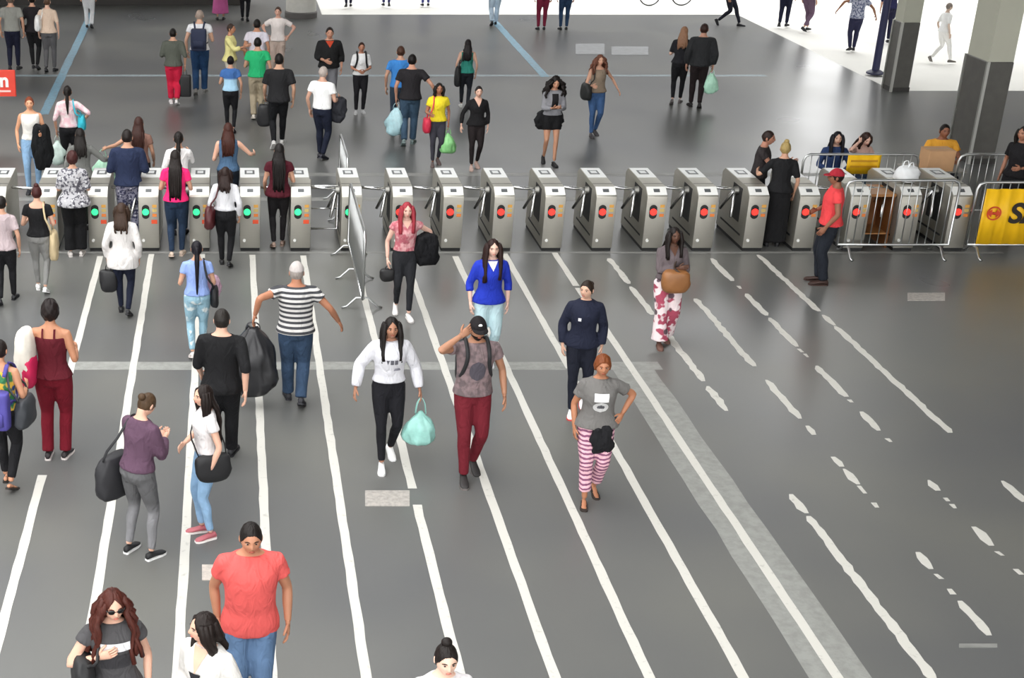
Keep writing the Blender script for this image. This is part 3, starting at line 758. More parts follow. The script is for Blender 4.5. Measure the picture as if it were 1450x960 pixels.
    def legs_tube(b, frac, off, flare=0.):
        for P_, R_ in c.legpaths:
            p2, r2 = path_cut(P_, R_, frac)
            m_ = len(p2); rr = []
            for j, r_ in enumerate(r2):
                t = j/(m_-1); rr.append((max(r_, .046 if off > .015 else r_)+off+flare*t*t)*k)
            b.tube([S(q) for q in p2], rr, 14, (0, 1, 0), sub=2)
    if bot:
        bm_, frac, off = bot[:3]; flare = bot[3] if len(bot) > 3 else 0.
        kind = bot[4] if len(bot) > 4 else 'trousers'
        b = MB()
        if kind == 'skirt':
            n = 22; rings = []
            zb = .902-.83*frac
            for z, e in ((1.02, 0), (.95, .0), (.9, .0), (.82, .01), ((.82+zb)/2, .02+flare*.5), (zb, .03+flare)):
                a, d_, yo = prof(max(z, .88)); dy = max(abs(fe[0][1]), abs(fe[1][1]))*sstep((.85-z)/.7)*.8
                rings.append([S(B(((a+off+e)*math.sin(2*PI*t/n), yo+(d_+off+e+dy)*math.cos(2*PI*t/n), z))) for t in range(n)])
            b.rings(rings)
        else:
            torso(b, .815, 1.03, min(off+.004, (top[3] if top and len(top) > 3 else .012)-.006) if top and top[2] < 1.0 else off+.004); legs_tube(b, frac, off, flare)
        garm.append(({'trousers': 'trousers', 'shorts': 'shorts', 'skirt': 'skirt'}[kind if frac > .55 or kind == 'skirt' else 'shorts'], b, fabric(bm_)))
    if top:
        tm_, sl, hem = top[:3]; off = top[3] if len(top) > 3 else .012; hw_ = top[4] if len(top) > 4 else .012
        zt = top[5] if len(top) > 5 else 1.438
        b = MB(); torso(b, hem, zt, off, hw_, low_=(.016 if bot and bot[2] < .015 else .026) if hem < .93 and bot else 0.)
        if sl > 0:
            for sg in (1, -1):
                P_, R_ = arms[sg]; p2, r2 = path_cut(P_, R_, sl)
                m_ = len(p2); b.tube([S(q) for q in p2], [(r_+off*(.7 if j < 2 else 1.0)+(.010 if sl < .5 and j == m_-1 else 0)-(.004 if sl > .8 and j == m_-1 else 0))*k for j, r_ in enumerate(r2)], 12, (0, 1, 0), sub=2)
        garm.append((top[6] if len(top) > 6 else 'shirt', b, fabric(tm_)))
    c.patches = patch
    # ---- hair
    style, hc, hl = (hair+(None,)*3)[:3] if hair else (None, None, None)
    HB = []
    if style and style != 'bald':
        hb = MB(); low = style in ('long', 'longfront', 'bob', 'curly', 'wavy')
        vol = {'short': 1.075, 'curly': 1.32, 'wavy': 1.16, 'bob': 1.13, 'long': 1.10, 'longfront': 1.11, 'buzz': 1.035, 'updo': 1.24}.get(style, 1.07)
        rs = random.Random(hash(label) % 9999 if False else sum(map(ord, label)))
        ph = [rs.uniform(0, 6) for _ in range(6)]
        rings = []
        for r_ in G:
            row = []
            for u in r_:
                p_ = Vector(head_pt(u, face=False)); th_ = hair_threshold(u, low)
                mk = sstep((u[2]-th_+.05)/.10)
                az = math.atan2(u[0], u[1])
                tex = 1+(.010*math.sin(az*19+ph[0])+.010*math.sin(az*11+u[2]*7+ph[1]))*(1 if style not in ('curly', 'wavy') else 2)+(.05*math.sin(az*7+ph[2])*math.sin(u[2]*9+ph[3]) if style in ('curly', 'updo') else 0)
                vv = 1+(vol-1)*(.45+.55*sstep((.75-u[1])/1.1))
                fc = .86*(1-mk)+vv*tex*mk
                if style in ('short', 'buzz') and u[2] < .1: fc = min(fc, 1.035*tex)
                if low: fc *= 1-.035*mk*math.exp(-(u[0]/.10)**2)*(1 if u[2] > .55 and u[1] > -.3 else 0)      # parting
                row.append(S(H(p_*fc)))
            rings.append(row)
        hb.rings(rings)
        def lock(pts, rad, n=18, amp=.10, jag=.02):
            """hanging hair with strand ridges and an uneven end"""
            q = MB(); q.tube(pts, rad, n, (1, 0, 0), sub=4); P2, R2 = spline(pts, rad, 4); m_ = len(P2); off_ = [rs.uniform(-amp, amp)+(.5*amp if a_ % 2 else -.5*amp) for a_ in range(n)]
            vs_ = []
            for i_, v in enumerate(q.v):
                ri, a_ = divmod(i_, n); t_ = ri/(m_-1); ctr = P2[ri]
                w_ = ctr+(Vector(v)-ctr)*(1+off_[a_]*min(1, t_*2.5)+.03*math.sin(ri*1.3+a_))
                if t_ > .8: w_.z += off_[a_]*jag/amp*(t_-.8)*5
                vs_.append(S(w_))
            hb.add(vs_, q.f)
        def strand(p0, p1, p2, r_, wav, ph_):
            P_ = []
            for i_ in range(9):
                t_ = i_/8; q = p0*(1-t_)**2+p1*(2*t_*(1-t_))+p2*t_*t_; a_ = t_*13+ph_
                P_.append(q+Vector((math.cos(a_), math.sin(a_), 0))*wav*min(1, t_*3))
            q = MB(); q.tube(P_, [r_*(.6+.7*math.sin(PI*min(.85, i_/8+.15))) for i_ in range(9)], 6, (1, 0, 0)); hb.add([S(v) for v in q.v], q.f)
        if style in ('long', 'longfront', 'bob', 'wavy', 'curly'):
            L_ = hl or .25
            endz = 1.50-L_
            a, d_, yo = prof(min(1.42, max(endz, .9)))
            if style in ('wavy', 'curly'):
                nst = 34 if near else 22; wv_ = .02 if style == 'wavy' else .024
                for i_ in range(nst):
                    az = .30*PI+1.40*PI*(i_+.5)/nst; sx_, cy_ = math.sin(az), math.cos(az)
                    p0 = H((sx_*.070, cy_*.075, .05+rs.uniform(-.02, .03))); p1 = H((sx_*(.15 if style == 'wavy' else .21), cy_*(.13 if style == 'wavy' else .17), -.03+rs.uniform(-.03, .03)))
                    fw = (.075 if cy_ > -.2 else -.10)
                    p2_ = B((sx_*rs.uniform(.12, .185)*(1.0 if style == 'wavy' else 1.2), max(cy_, -.85)*.13+(.05 if cy_ > 0 else -.03), 1.50-L_*rs.uniform(.75, 1.05)))
                    strand(p0, p1, p2_, .019 if style == 'wavy' else .023, wv_, rs.uniform(0, 6))
            fl = 1.1 if style in ('wavy', 'curly') else 1.0
            if endz > 1.4: endp = [B((0, -.09, 1.47)), B((0, -.095, endz))]
            else: endp = [B((0, -.08, 1.47)), B((0, -.112, 1.39)), B((0, -d_+yo-.03, endz))]
            lock([H((0, -.04, .05)), H((0, -.068, -.05))]+endp, [(.068*fl, .048*fl), (.086*fl, .045*fl), (.098*fl, .036*fl), (.10*fl, .028*fl), (.075*fl, .010)][:2+len(endp)])
            if endz <= 1.4 and style != 'wavy':
                for i_ in range(7):
                    xx = -.09+.03*i_; strand(B((xx*.8, -.10, 1.46)), B((xx*1.1, -.135, 1.36)), B((xx*.9+rs.uniform(-.015, .015), -d_+yo-.042, endz+rs.uniform(-.06, .03))), .014, .004, rs.uniform(0, 6))
            if style in ('longfront', 'bob') or (style == 'long' and abs((f+180) % 360-180) < 120):
                fr_ = style == 'longfront'
                for sg in (1, -1):
                    ez = min(1.46, 1.50-L_*(1.0 if fr_ else .55)); yf = .085 if fr_ else .02
                    for j_, (xo, yo_) in enumerate(((.0, .03), (.010, .0), (.004, -.03))):
                        p0 = H((sg*(.066+xo), .005+yo_, .06)); p1 = H((sg*(.108+xo), .015+yo_, -.04))
                        p2_ = B((sg*(.085+xo), yf+yo_*.6+(.02 if fr_ else 0), ez+rs.uniform(-.02, .03))) if ez < 1.42 else H((sg*(.078+xo), .01+yo_, -.15))
                        strand(p0, p1, p2_, .024, .003, rs.uniform(0, 6))
        if style == 'pony':
            L_ = hl or .35
            lock([H((0, -.085, .05)), H((0, -.125, .03)), H((0, -.13, -.05)), B((0, -.13, 1.42)), B((0, -.125, 1.50-L_))], [.02, .028, .032, .034, .010], 14)
        if style == 'bun':
            e = MB(); e.ell((0, 0, 0), (.04, .036, .038), 12, 8); zb, yb = (.125, -.02) if hl == 1 else (.04, -.115)
            hb.add([S(H((v[0], v[1]+yb, v[2]+zb))) for v in e.v], e.f)
        HB.append(('hair', hb, hair_mat(hc)))
    if 'cap' in dict(acc) if acc else False:
        cc = dict(acc)['cap']; hb = MB(); rings = []
        for r_ in G:
            row = []
            for u in r_:
                p_ = Vector(head_pt(u, face=False)); mk = sstep((u[2]-.22+.05)/.1); row.append(S(H(p_*(.9*(1-mk)+1.13*mk))))
            rings.append(row)
        hb.rings(rings)
        n = 14; rim = [(.078*math.sin(PI*(t/n-.5)), .078*math.cos(PI*(t/n-.5)), .034) for t in range(n+1)]
        outr = [(.074*math.sin(PI*(t/n-.5)), .09+.082*math.cos(PI*(t/n-.5))**.8 if abs(t/n-.5) < .499 else .07, .026-.012*math.cos(PI*(t/n-.5))) for t in range(n+1)]
        pts = rim+outr[::-1]
        hb.rings([[S(H((p_[0], p_[1], p_[2]+e))) for p_ in pts] for e in (0, .006)])
        HB.append(('cap', hb, fabric(cc)))
    if acc and 'caplogo' in dict(acc):
        e = MB(); e.ell((0, 0, 0), (.02, .006, .018), 10, 6); q = MB(); q.add([S(H((v[0], v[1]+.088, v[2]+.072))) for v in e.v], e.f); HB.append(('cap_badge', q, plain('#f2f2f0', .5)))
    if acc and 'beard' in dict(acc):
        q = MB(); rings = []
        for r_ in G:
            row = []
            for u in r_:
                p_ = Vector(head_pt(u)); az = abs(math.atan2(u[0], u[1])); mk = sstep((-.36-u[2]+.04)/.1)*sstep((1.75-az)/.2)*sstep((u[2]+.97)/.1)
                if az < .2 and -.55 < u[2] < -.42: mk *= .3
                row.append(S(H(p_*(.9*(1-mk)+1.045*mk))))
            rings.append(row)
        q.rings(rings); HB.append(('beard', q, hair_mat(dict(acc)['beard'])))
    d = dict(acc) if acc else {}
    if 'glasses' in d:
        gb = MB()
        for sg in (1, -1):
            e = MB(); e.ell((0, 0, 0), (.026, .006, .02), 12, 6); gb.add([S(H((v[0]+sg*.031, v[1]+.098-abs(v[0]+sg*.031)*.12, v[2]+.008))) for v in e.v], e.f)
            e = MB(); e.tube([(sg*.055, .092, .014), (sg*.08, .05, .014), (sg*.083, -.01, .008)], [.004]*3, 6); gb.add([S(H(v)) for v in e.v], e.f)
        e = MB(); e.tube([(-.01, .101, .012), (.01, .101, .012)], [.004]*2, 6); gb.add([S(H(v)) for v in e.v], e.f)
        HB.append(('sunglasses' if d['glasses'] == 'dark' else 'glasses', gb, plain('#0c0c0e', .15)))
    skinm = skin_mat(skin)
    sk = srgb(skin)
    lipc = '#%02x%02x%02x' % tuple(int(min(255, v)) for v in (int(skin[1:3], 16)*.86, int(skin[3:5], 16)*.62, int(skin[5:7], 16)*.62))
    hcol = hc if (hc and style != 'bald') else '#2a211c'
    JOBS.append((body, vox, 5, ('body', root, extra, [skinm, plain('#b9a69c', .3), plain('#140d0a', .3), hair_mat(hcol), plain(lipc, .5)])))
    for nm, b, m in garm: JOBS.append((b, vox*1.05, 4, (nm, root, None, [m])))
    for nm, b, m in HB: link(nm, b, m, root)
    for mb, so in shoes:
        if sandals: link('sandal', so, plain(shoe, .7), root, sm=False)
        else:
            o = link('shoe', mb, plain(shoe, .6), root); link('sole', so, plain(sole or shoe, .7), o, sm=False)
    # flat prints, V necks and the like on the cloth
    off = (top[3] if top and len(top) > 3 else .012)
    for pt in patch:
        nm, zc, w_, hh_, shp, colr = pt[:6]; back = len(pt) > 6 and pt[6]; xo = pt[7] if len(pt) > 7 else 0.
        nx, nz = 9, 9; b = MB(); v = []
        for j in range(nz):
            tz = j/(nz-1); z = zc-hh_/2+hh_*tz; wx = w_
            if shp == 'v': wx = w_*max(.04, tz)
            if shp == 'oval': wx = w_*max(.05, math.sqrt(max(0, 1-(2*tz-1)**2)))
            if shp == 'a': wx = w_*(1.0-.35*tz)
            a, d_, yo = prof(z); a += off+.012; d_ += off+.007
            for i in range(nx):
                x = xo+(-wx/2+wx*i/(nx-1)); x_ = max(-.97*a, min(.97*a, x)); y = d_*math.sqrt(max(0, 1-(x_/a)**2))
                v.append(S(B((x_, yo+(-y if back else y), z))))
        b.add(v, [(j*nx+i, j*nx+i+1, (j+1)*nx+i+1, (j+1)*nx+i) if not back else (j*nx+i, (j+1)*nx+i, (j+1)*nx+i+1, j*nx+i+1) for j in range(nz-1) for i in range(nx-1)])
        link(nm, b, fabric(colr) if nm != 'neckline' else skinm, root)
    return c

def run_jobs():
    tmp = []
    for raw, vox, it, _ in JOBS:
        me = raw.mesh('raw'); o = bpy.data.objects.new('raw', me); COL.objects.link(o)
        m = o.modifiers.new('r', 'REMESH'); m.mode = 'VOXEL'; m.voxel_size = vox; m.adaptivity = 0
        sm = o.modifiers.new('s', 'SMOOTH'); sm.factor = .5; sm.iterations = it
        tmp.append(o)
    dg = bpy.context.evaluated_depsgraph_get()
    for o, (raw, vox, it, (nm, root, extra, mats)) in zip(tmp, JOBS):
        me = bpy.data.meshes.new_from_object(o.evaluated_get(dg))
        me.materials.clear()
        if extra is not None:
            n = len(me.vertices); nv = n+len(extra.v)
            co = np.empty(n*3, 'f'); me.vertices.foreach_get('co', co)
            lt = np.empty(len(me.polygons), 'i'); me.polygons.foreach_get('loop_total', lt)
            lv = np.empty(len(me.loops), 'i'); me.loops.foreach_get('vertex_index', lv)
            xv = np.array([c_ for v in extra.v for c_ in v], 'f')
            xl = np.array([len(q) for q in extra.f], 'i'); xi = np.array([i for q in extra.f for i in q], 'i')+n
            m2 = bpy.data.meshes.new(nm); m2.vertices.add(nv); m2.vertices.foreach_set('co', np.concatenate([co, xv]))
            tot = np.concatenate([lt, xl]); m2.loops.add(int(tot.sum())); m2.loops.foreach_set('vertex_index', np.concatenate([lv, xi]))
            m2.polygons.add(len(tot)); st = np.zeros(len(tot), 'i'); st[1:] = np.cumsum(tot)[:-1]; m2.polygons.foreach_set('loop_start', st)
            m2.polygons.foreach_set('material_index', np.concatenate([np.zeros(len(lt), 'i'), np.array(extra.mi, 'i')]))
            m2.update(calc_edges=True); m2.validate(); bpy.data.meshes.remove(me); me = m2
        me.name = nm
        link(nm, me, mats, root)
    for o in tmp:
        d = o.data; bpy.data.objects.remove(o); bpy.data.meshes.remove(d)

# ---- bags: things of their own, hung where the person carries them
def bag_mb(w_, d_, h_, kind, seed):
    rs = random.Random(seed); n = 32; b = MB(); rings = []
    table = {'sack': [(0, .62, .5), (.06, .78, .7), (.2, .9, .9), (.5, 1, 1), (.8, .98, 1), (.94, .86, .85), (1, .6, .6)],
             'plastic': [(0, .18, .2), (.08, .3, .4), (.22, .62, .75), (.45, .9, 1), (.7, 1, 1), (.9, .9, .95), (1, .55, .6)],
             'cloth': [(0, .55, .6), (.08, .8, .85), (.3, .9, .9), (.6, 1, 1), (.85, .95, .8), (1, .7, .35)],
             'refuse': [(0, .22, .3), (.07, .34, .45), (.2, .66, .7), (.4, .9, .95), (.65, 1, 1), (.88, .95, .9), (1, .6, .5)],
             'box': [(0, .9, .85), (.05, .97, .95), (.3, 1, 1), (.7, 1, 1), (.95, .97, .95), (1, .9, .85)],
             'pouch': [(0, .8, .7), (.1, .95, .9), (.4, 1, 1), (.7, .95, 1), (.92, .75, .8), (1, .4, .5)]}[kind]
    e = {'cloth': .9, 'refuse': .8, 'sack': .75, 'plastic': .85, 'box': .45, 'pouch': .7}[kind]
    am = {'cloth': .11, 'refuse': .085, 'sack': .05, 'plastic': .10, 'box': .015, 'pouch': .03}[kind]
    ph = [rs.uniform(0, 6) for _ in range(8)]
    T2, _ = spline([(t, a, c_) for t, a, c_ in table], [1]*len(table), 2)
    for t, a, c_ in T2:
        row = []
        for q in range(n):
            th = 2*PI*q/n; cs, sn = math.cos(th), math.sin(th)
            x = math.copysign(abs(cs)**e, cs)*w_/2*a; y = math.copysign(abs(sn)**e, sn)*d_/2*c_
            k_ = 1+am*(math.sin(th*3+ph[0]+t*5)+.7*math.sin(th*7+ph[1]-t*9)+.6*math.sin(th*2+t*14+ph[2])+(.8*math.sin(th*11+ph[4]+t*3) if kind in ('cloth', 'refuse', 'plastic') else 0))
            row.append((x*k_, y*k_, -t*h_+am*h_*.25*math.sin(th*2+ph[3])))
        rings.append(row)
    b.rings(rings); return b
def place_bag(c, name, label, cat, mbs, centre, rz=0.0, mats=None):
    """centre in the person's frame (metres); mbs: list of (partname, MB in bag frame, material); first one is the bag body"""
    R = Matrix.Rotation(math.radians(180+c.f), 3, 'Z'); wpos = c.root.location + R @ Vector(centre)
    r = empty(name, wpos, math.radians(180+c.f)+rz, label, cat)
    for nm, m, mt in mbs: link(nm, m, mt, r)
    return r
def hand_bag(c, sg, label, col, size=(.3, .14, .34), kind='plastic', name='plastic_bag', cat='bag', drop=.14, rough=.45, rz=0., pat=None, loops=.10):
    wt, d, n_, th = c.hand[sg]; hp_ = (wt+d*.095)*c.k
    mt = plain(col, rough, var=.25, scale=18) if pat is None else fabric(pat)
    b = bag_mb(*size, kind, sum(map(ord, label)))
    hd_ = MB()
    for q in (-1, 1): hd_.tube([(-size[0]*.16, q*.012, -.015), (-size[0]*.12, q*.012, drop*.6), (0, 0, drop), (size[0]*.12, q*.012, drop*.6), (size[0]*.16, q*.012, -.015)], [(.012, .005)]*5, 6, (0, 1, 0), sub=2)
    return place_bag(c, name, label, cat, [('bag_body', b, mt), ('handle', hd_, mt)], (hp_.x, hp_.y, hp_.z-drop), rz)
def shoulder_bag(c, sg, label, col, size=(.34, .14, .3), z=.98, out=.235, fwd=-.03, kind='sack', name='shoulder_bag', strap=True, rz=0., rough=.6, cross=False, strapcol=None):
    k = c.k; mt = plain(col, rough, var=.2, scale=12); b = bag_mb(*size, kind, sum(map(ord, label)))
    # bag frame: its width runs front to back along the hip
    v = [(p[1], p[0], p[2]) for p in b.v]; b.v = v; b.f = [t[::-1] for t in b.f]
    ctr = Vector((sg*out*k, fwd*k, (z+c.B((0, 0, .9)).z-.9)*k))
    parts = [('bag_body', b, mt)]
    if strap:
        sh = c.shoulder[-sg if cross else sg]; sp = Vector(((sh.x*.62)*k, (sh.y+.0)*k, (sh.z+.075)*k))-ctr
        f_, r_ = (Vector((-sg*.02, size[0]*.38, -.01)), Vector((-sg*.02, -size[0]*.38, -.01)))
        a_, d_, yo = c.prof(1.25)
        m1 = c.B(((-sg if cross else sg)*.07 if not cross else 0, yo+d_+.035, 1.22 if not cross else 1.2))*k-ctr
        m2 = c.B(((-sg if cross else sg)*.07 if not cross else 0, yo-d_-.035, 1.22 if not cross else 1.2))*k-ctr
        if not cross: m1.x = m1.x*.55+f_.x*.45; m2.x = m2.x*.55+r_.x*.45
        st = MB(); st.tube([f_, f_.lerp(m1, .55)+Vector((sg*.02, .01, 0)), m1, sp+Vector((0, .05, -.02)), sp, sp+Vector((0, -.05, -.02)), m2, r_.lerp(m2, .45)+Vector((sg*.02, -.01, 0)), r_], [(.005, .014)]*9, 6, (0, 1, .2), sub=2)
        parts.append(('strap', st, plain(strapcol or col, .6)))
    return place_bag(c, name, label, 'bag', parts, ctr, rz)
def backpack(c, label, col, size=(.3, .17, .42), front=False, z=1.36):
    k = c.k; b = bag_mb(*size, 'box', 3); a_, d_, yo = c.prof(1.22)
    p = c.B((0, (yo-d_-.025-size[1]/2) if not front else (yo+d_+.02+size[1]/2), z))*k
    mt = plain(col, .7, var=.2, scale=10); parts = [('bag_body', b, mt)]
    q = MB(); q.box((0, -size[1]/2*(1 if not front else -1), -size[2]*.68), (size[0]*.72, .05, size[2]*.36), bev=.015); parts.append(('pocket', q, mt))
    for sg in (1, -1):
        sp = c.shoulder[sg]; pts = [(sg*.08, yo-d_-.02, 1.34), (sg*.10, -.06, 1.455), (sg*.105, .02, 1.45), (sg*.105, yo+d_*.9+.02, 1.36), (sg*.115, yo+d_*.8+.02, 1.24), (sg*.15, .06, 1.10), (sg*.16, -.04, 1.06), (sg*.10, yo-d_-.02, 1.05)]
        st = MB(); st.tube([c.B(t)*k-p for t in pts], [(.008, .022)]*8, 6, (0, 1, .3), sub=3); parts.append(('strap', st, mt))
    return place_bag(c, 'backpack', label, 'backpack', parts, p)
def held_cloth(c, sg, label, col, size=(.26, .12, .5), name='jacket', dx=0., z=.0, fwd=.0):
    """folded jacket hanging over a forearm or from the hand"""
    wt, d, n_, th = c.hand[sg]; p = (wt+Vector((sg*dx, fwd, z)))*c.k; b = bag_mb(*size, 'cloth', sum(map(ord, label)))
    fl = bag_mb(size[0]*.7, size[1]*1.15, size[2]*.72, 'cloth', 5)
    fl.v = [(v[0]+size[0]*.22, v[1], v[2]-.02) for v in fl.v]
    return place_bag(c, name, label, 'jacket', [('cloth', b, fabric(col)), ('sleeve', fl, fabric(col))], (p.x, p.y, p.z+.03))

# ------------------------------------------------------------------ who stands where (pixel of head top / between the feet, then looks)
BLKH, DKB, BRN = '#1a1513', '#2c1e18', '#46301f'
TAN, LIGHT, BROWN, DARKS = '#c1937a', '#d9ab94', '#94674d', '#5f4032'
JEANS, DJEANS, LJEANS = '#4f6d94:denim', '#2b3c52:denim', '#8db0d2:denim'
BT = '#1b1b1e'
# -- foreground
c = person('woman in sunglasses with long auburn curls and dark grey printed tee', (158, 832), h=1.66, f=10, skin=LIGHT, hair=('wavy', '#4d241c', .33), top=('#4a494b', .25, .92, .014), bot=(DJEANS, 1, .01),
           aR='strap', aL='down', acc=(('glasses', 'dark'),), patch=(('shirt_print', 1.30, .21, .055, 'rect', '#cfcfd2'), ('shirt_print', 1.18, .2, .12, 'rect', '#38373a')), hp=5, hy=-8)
shoulder_bag(c, 1, 'black shoulder bag of the woman in sunglasses', '#19191b', (.34, .16, .32), 1.22, .22, .06)
c = person('woman with dark bob in white denim jacket turning her head left', (292, 867), h=1.60, f=-35, skin=LIGHT, hair=('bob', '#201714', .17), top=('#d8d5d1', .95, .86, .02), hy=38,
           patch=(('neckline', 1.36, .13, .17, 'v', 'x'), ('undershirt', 1.2, .10, .16, 'v', '#2a2a2e')), bot=(JEANS, 1, .01))
c = person('heavy man in salmon pink t-shirt and blue jeans', (355, 737), h=1.73, f=4, sex='m', fat=1.15, skin='#b57f63', hair=('short', '#1b1614'), top=('#da5c59', .33, .82, .016, .0), bot=('#5b7596:denim', 1, .02),
           legs='walkL', s=.14, aR=((.05, -.04, -.5), (.6, -1, 0), None), aL=((.09, .03, -.5), (.6, -1, 0), None), hp=6)
c = person('woman with dark hair knotted on top at the bottom edge', (632, 908), h=1.62, f=6, skin='#e3bba6', hair=('bun', '#1c1614', 1), top=('#d8d4d6', .3, .92), bot=(DJEANS, 1, .01), hp=4)
c = person('woman in purple jacket and grey leggings looking down at her hands', (194, 558), (196, 786), f=140, skin=LIGHT, fat=1.12, hair=('bun', '#4b3826', 0), top=('#5b4355', .97, .95, .022, .0, 1.438, 'jacket'), bot=('#5f5f61:yoke:#808083', .97, .006), shoe='#1b1b1d', sole='#e8e8e8',
           legs='wide', aL='phone', aR='phone', lean=8, hp=32)
shoulder_bag(c, -1, 'large black bag of the woman in the purple jacket', '#222226', (.42, .2, .42), 1.0, .28, -.03)
c = person('woman in white tee with long dark hair facing left in pale jeans', (291, 544), (292, 758), f=-72, skin=LIGHT, hair=('long', '#1e1411', .44), top=('#dcd8d8', .28, .98), bot=(LJEANS, .97, .006), shoe='#b06068', sole='#efe9e6',
           aL='down', aR='belly', hy=-8)
shoulder_bag(c, -1, 'black bag hanging at the hip of the long haired woman in pale jeans', '#17171a', (.34, .13, .26), 1.0, .18, -.02, 'pouch', cross=True)
c = person('man in black top and black trousers seen from behind near the refuse bag', (303, 464), (330, 655), sex='m', h=1.72, f=172, skin=LIGHT, hair=('short', '#26221f'), top=('#19191b', .62, .84, .02), bot=('#161619', 1, .022), legs='walkR', s=.2, aR='swingb', aL='swingf')
c = person('man in striped tee and grey cap swinging a big black refuse bag', (425, 371), (410, 572), f=178, sex='m', fat=1.1, skin='#b27a5e', hair=('short', '#a39a94'), top=('#d3d1cf:stripe:#45464a', .3, .90, .018), bot=('#3a4e68:denim', 1, .022), shoe='#2a2a30',
           legs='walkL', s=.16, aL=((.27, -.10, -.26), (.3, -.6, .6), None), aR=((.3, .1, -.40), (.4, -1, .3), None), acc=(('cap', '#b5aeab'),))
hand_bag(c, -1, 'big full black refuse bag held by the man in stripes', '#2b2b2e', (.5, .34, .8), 'refuse', 'refuse_bag', drop=.06, rough=.32)
c = person('woman in light blue tee and ripped pale jeans with black ponytail', (277, 341), (282, 506), f=182, skin='#c99a80', hair=('pony', '#15121a', .52), top=('#8ea6de', .3, .94), bot=('#93b8ca:ripped:#dfe8ea', .97, .012), shoe='#ddd6d2', legs='walkR', s=.12, aR='bent', aL='bent')
held_cloth(c, 1, 'pale pink jacket over the arm of the woman in light blue', '#c9a6ba', (.22, .12, .3), z=.02, fwd=-.08)
shoulder_bag(c, 1, 'small black bag at the hip of the woman in light blue', '#19191c', (.26, .1, .26), 1.04, .24, .05)
c = person('woman in white coat and dark jeans walking to the turnstiles', (172, 287), (176, 446), f=176, skin=TAN, hair=('bob', '#3b2a20', .16), top=('#d8d4d2', .95, .76, .02, .03, 1.438, 'coat'), bot=('#1b2032', 1, .008), shoe='#1b1b1f', legs='walkL', s=.15, aL='down', aR='down')
hand_bag(c, -1, 'black handbag carried by the woman in the white coat', '#1c1c1f', (.24, .11, .3), 'pouch', 'handbag', drop=.1)
c = person('woman in maroon strappy jumpsuit with a white sack on her shoulder', (72, 417), (77, 648), f=172, skin='#b98264', hair=('updo', '#1c1312'), top=('#571621', 0, .92, .012, .0, 1.335), bot=('#701424', 1, .016), shoe='#2a2426', sole='#d8cfcc', aR='bent', aL='strap', fat=1.05,
           patch=(('strap', 1.38, .02, .10, 'rect', '#571621', True, .06), ('strap', 1.38, .02, .10, 'rect', '#571621', True, -.06)))
shoulder_bag(c, -1, 'white cloth sack slung from the shoulder of the woman in maroon', '#e9e3d8', (.34, .2, .55), 1.42, .24, -.10, 'sack', strap=False)
shoulder_bag(c, -1, 'bright pink bag under the white sack of the woman in maroon', '#d8265c', (.3, .14, .34), 1.16, .20, -.12, 'pouch', strap=False)
c = person('woman in green and yellow patterned vest top at the left edge', (-2, 470), (10, 690), h=1.6, f=168, skin='#c48e70', hair=('short', '#201816'), top=('#3d7a50:blotch:#d8b246:#2e4f88', 0, .95, .014, 0, 1.38), bot=(BT, .95, .014), sandals=True, shoe='#2a2420', aR='bent', legs='walkL', s=.14)
shoulder_bag(c, 1, 'dark grey round bag of the woman in the patterned vest top', '#33363b', (.36, .16, .3), 1.08, .24, .02)
backpack(c, 'purple backpack worn by the woman at the left edge', '#4d4696', (.28, .15, .38), z=1.2)
c = person('person in grey pink top and black trousers cut by the left edge', (-4, 276), (17, 430), f=178, skin=TAN, hair=('short', BLKH), top=('#b3a3a6', .4, .90), bot=(BT, 1, .01), legs='walkR', s=.2)
# -- walking towards the camera in the middle
c = person('woman with pink dyed hair carrying a black jacket', (573, 285), (574, 446), f=3, skin='#e0b6a4', hair=('longfront', '#a03540', .24), top=('#b96470:melange:#d9a4a6', .22, 1.0), bot=('#26272b', .96, .006), shoe='#ece8e6', sole='#d9d5d2', legs='walkL', s=.16, aL='hip', aR=((.09, .04, -.5), (.6, -1, 0), None),
           patch=(('neckline', 1.39, .15, .1, 'v', 'x'),))
held_cloth(c, -1, 'black jacket bunched at the hip of the pink haired woman', '#18181b', (.3, .2, .42), dx=.06, z=.16)
hand_bag(c, 1, 'small black purse with white tag in the pink haired womans hand', '#1a191b', (.2, .1, .17), 'pouch', 'purse', drop=.04)
c = person('woman in bright blue sweater and pale jeans with long dark hair', (692, 356), (693, 520), h=1.63, f=2, skin='#e0b8a6', hair=('longfront', '#2b1815', .32), top=('#2439b4', .74, .88, .016), bot=('#b7d2e4:denim', .97, .014), shoe='#d8d8da', aL='down', aR='down', patch=(('undershirt', 1.375, .13, .11, 'v', '#e9e6ea'),), legs='walkR', s=.12)
c = person('woman in white hooded sweatshirt and black leggings', (552, 447), (549, 654), f=4, skin='#a5765e', hair=('longfront', '#17110f', .26), top=('#d2d2d8', .97, .98, .03, .0), bot=('#17171c', .97, .008), shoe='#efefef', sole='#dcdcdc', legs='walkR', s=.17,
           aL=((.17, .06, -.48), (.6, -1, 0), None), aR=((.20, .03, -.46), (.6, -1, 0), None), patch=(('shirt_print', 1.24, .035, .05, 'rect', '#5a5a62', False, -.045), ('shirt_print', 1.24, .035, .05, 'rect', '#5a5a62', False, .0), ('shirt_print', 1.24, .035, .05, 'v', '#5a5a62', False, .045), ('shirt_print', 1.15, .08, .03, 'a', '#8a8a94', False, -.06)))
hand_bag(c, -1, 'mint green plastic bag held by the woman in white hoodie', '#94c9c0', (.33, .18, .36), 'plastic', drop=.16)
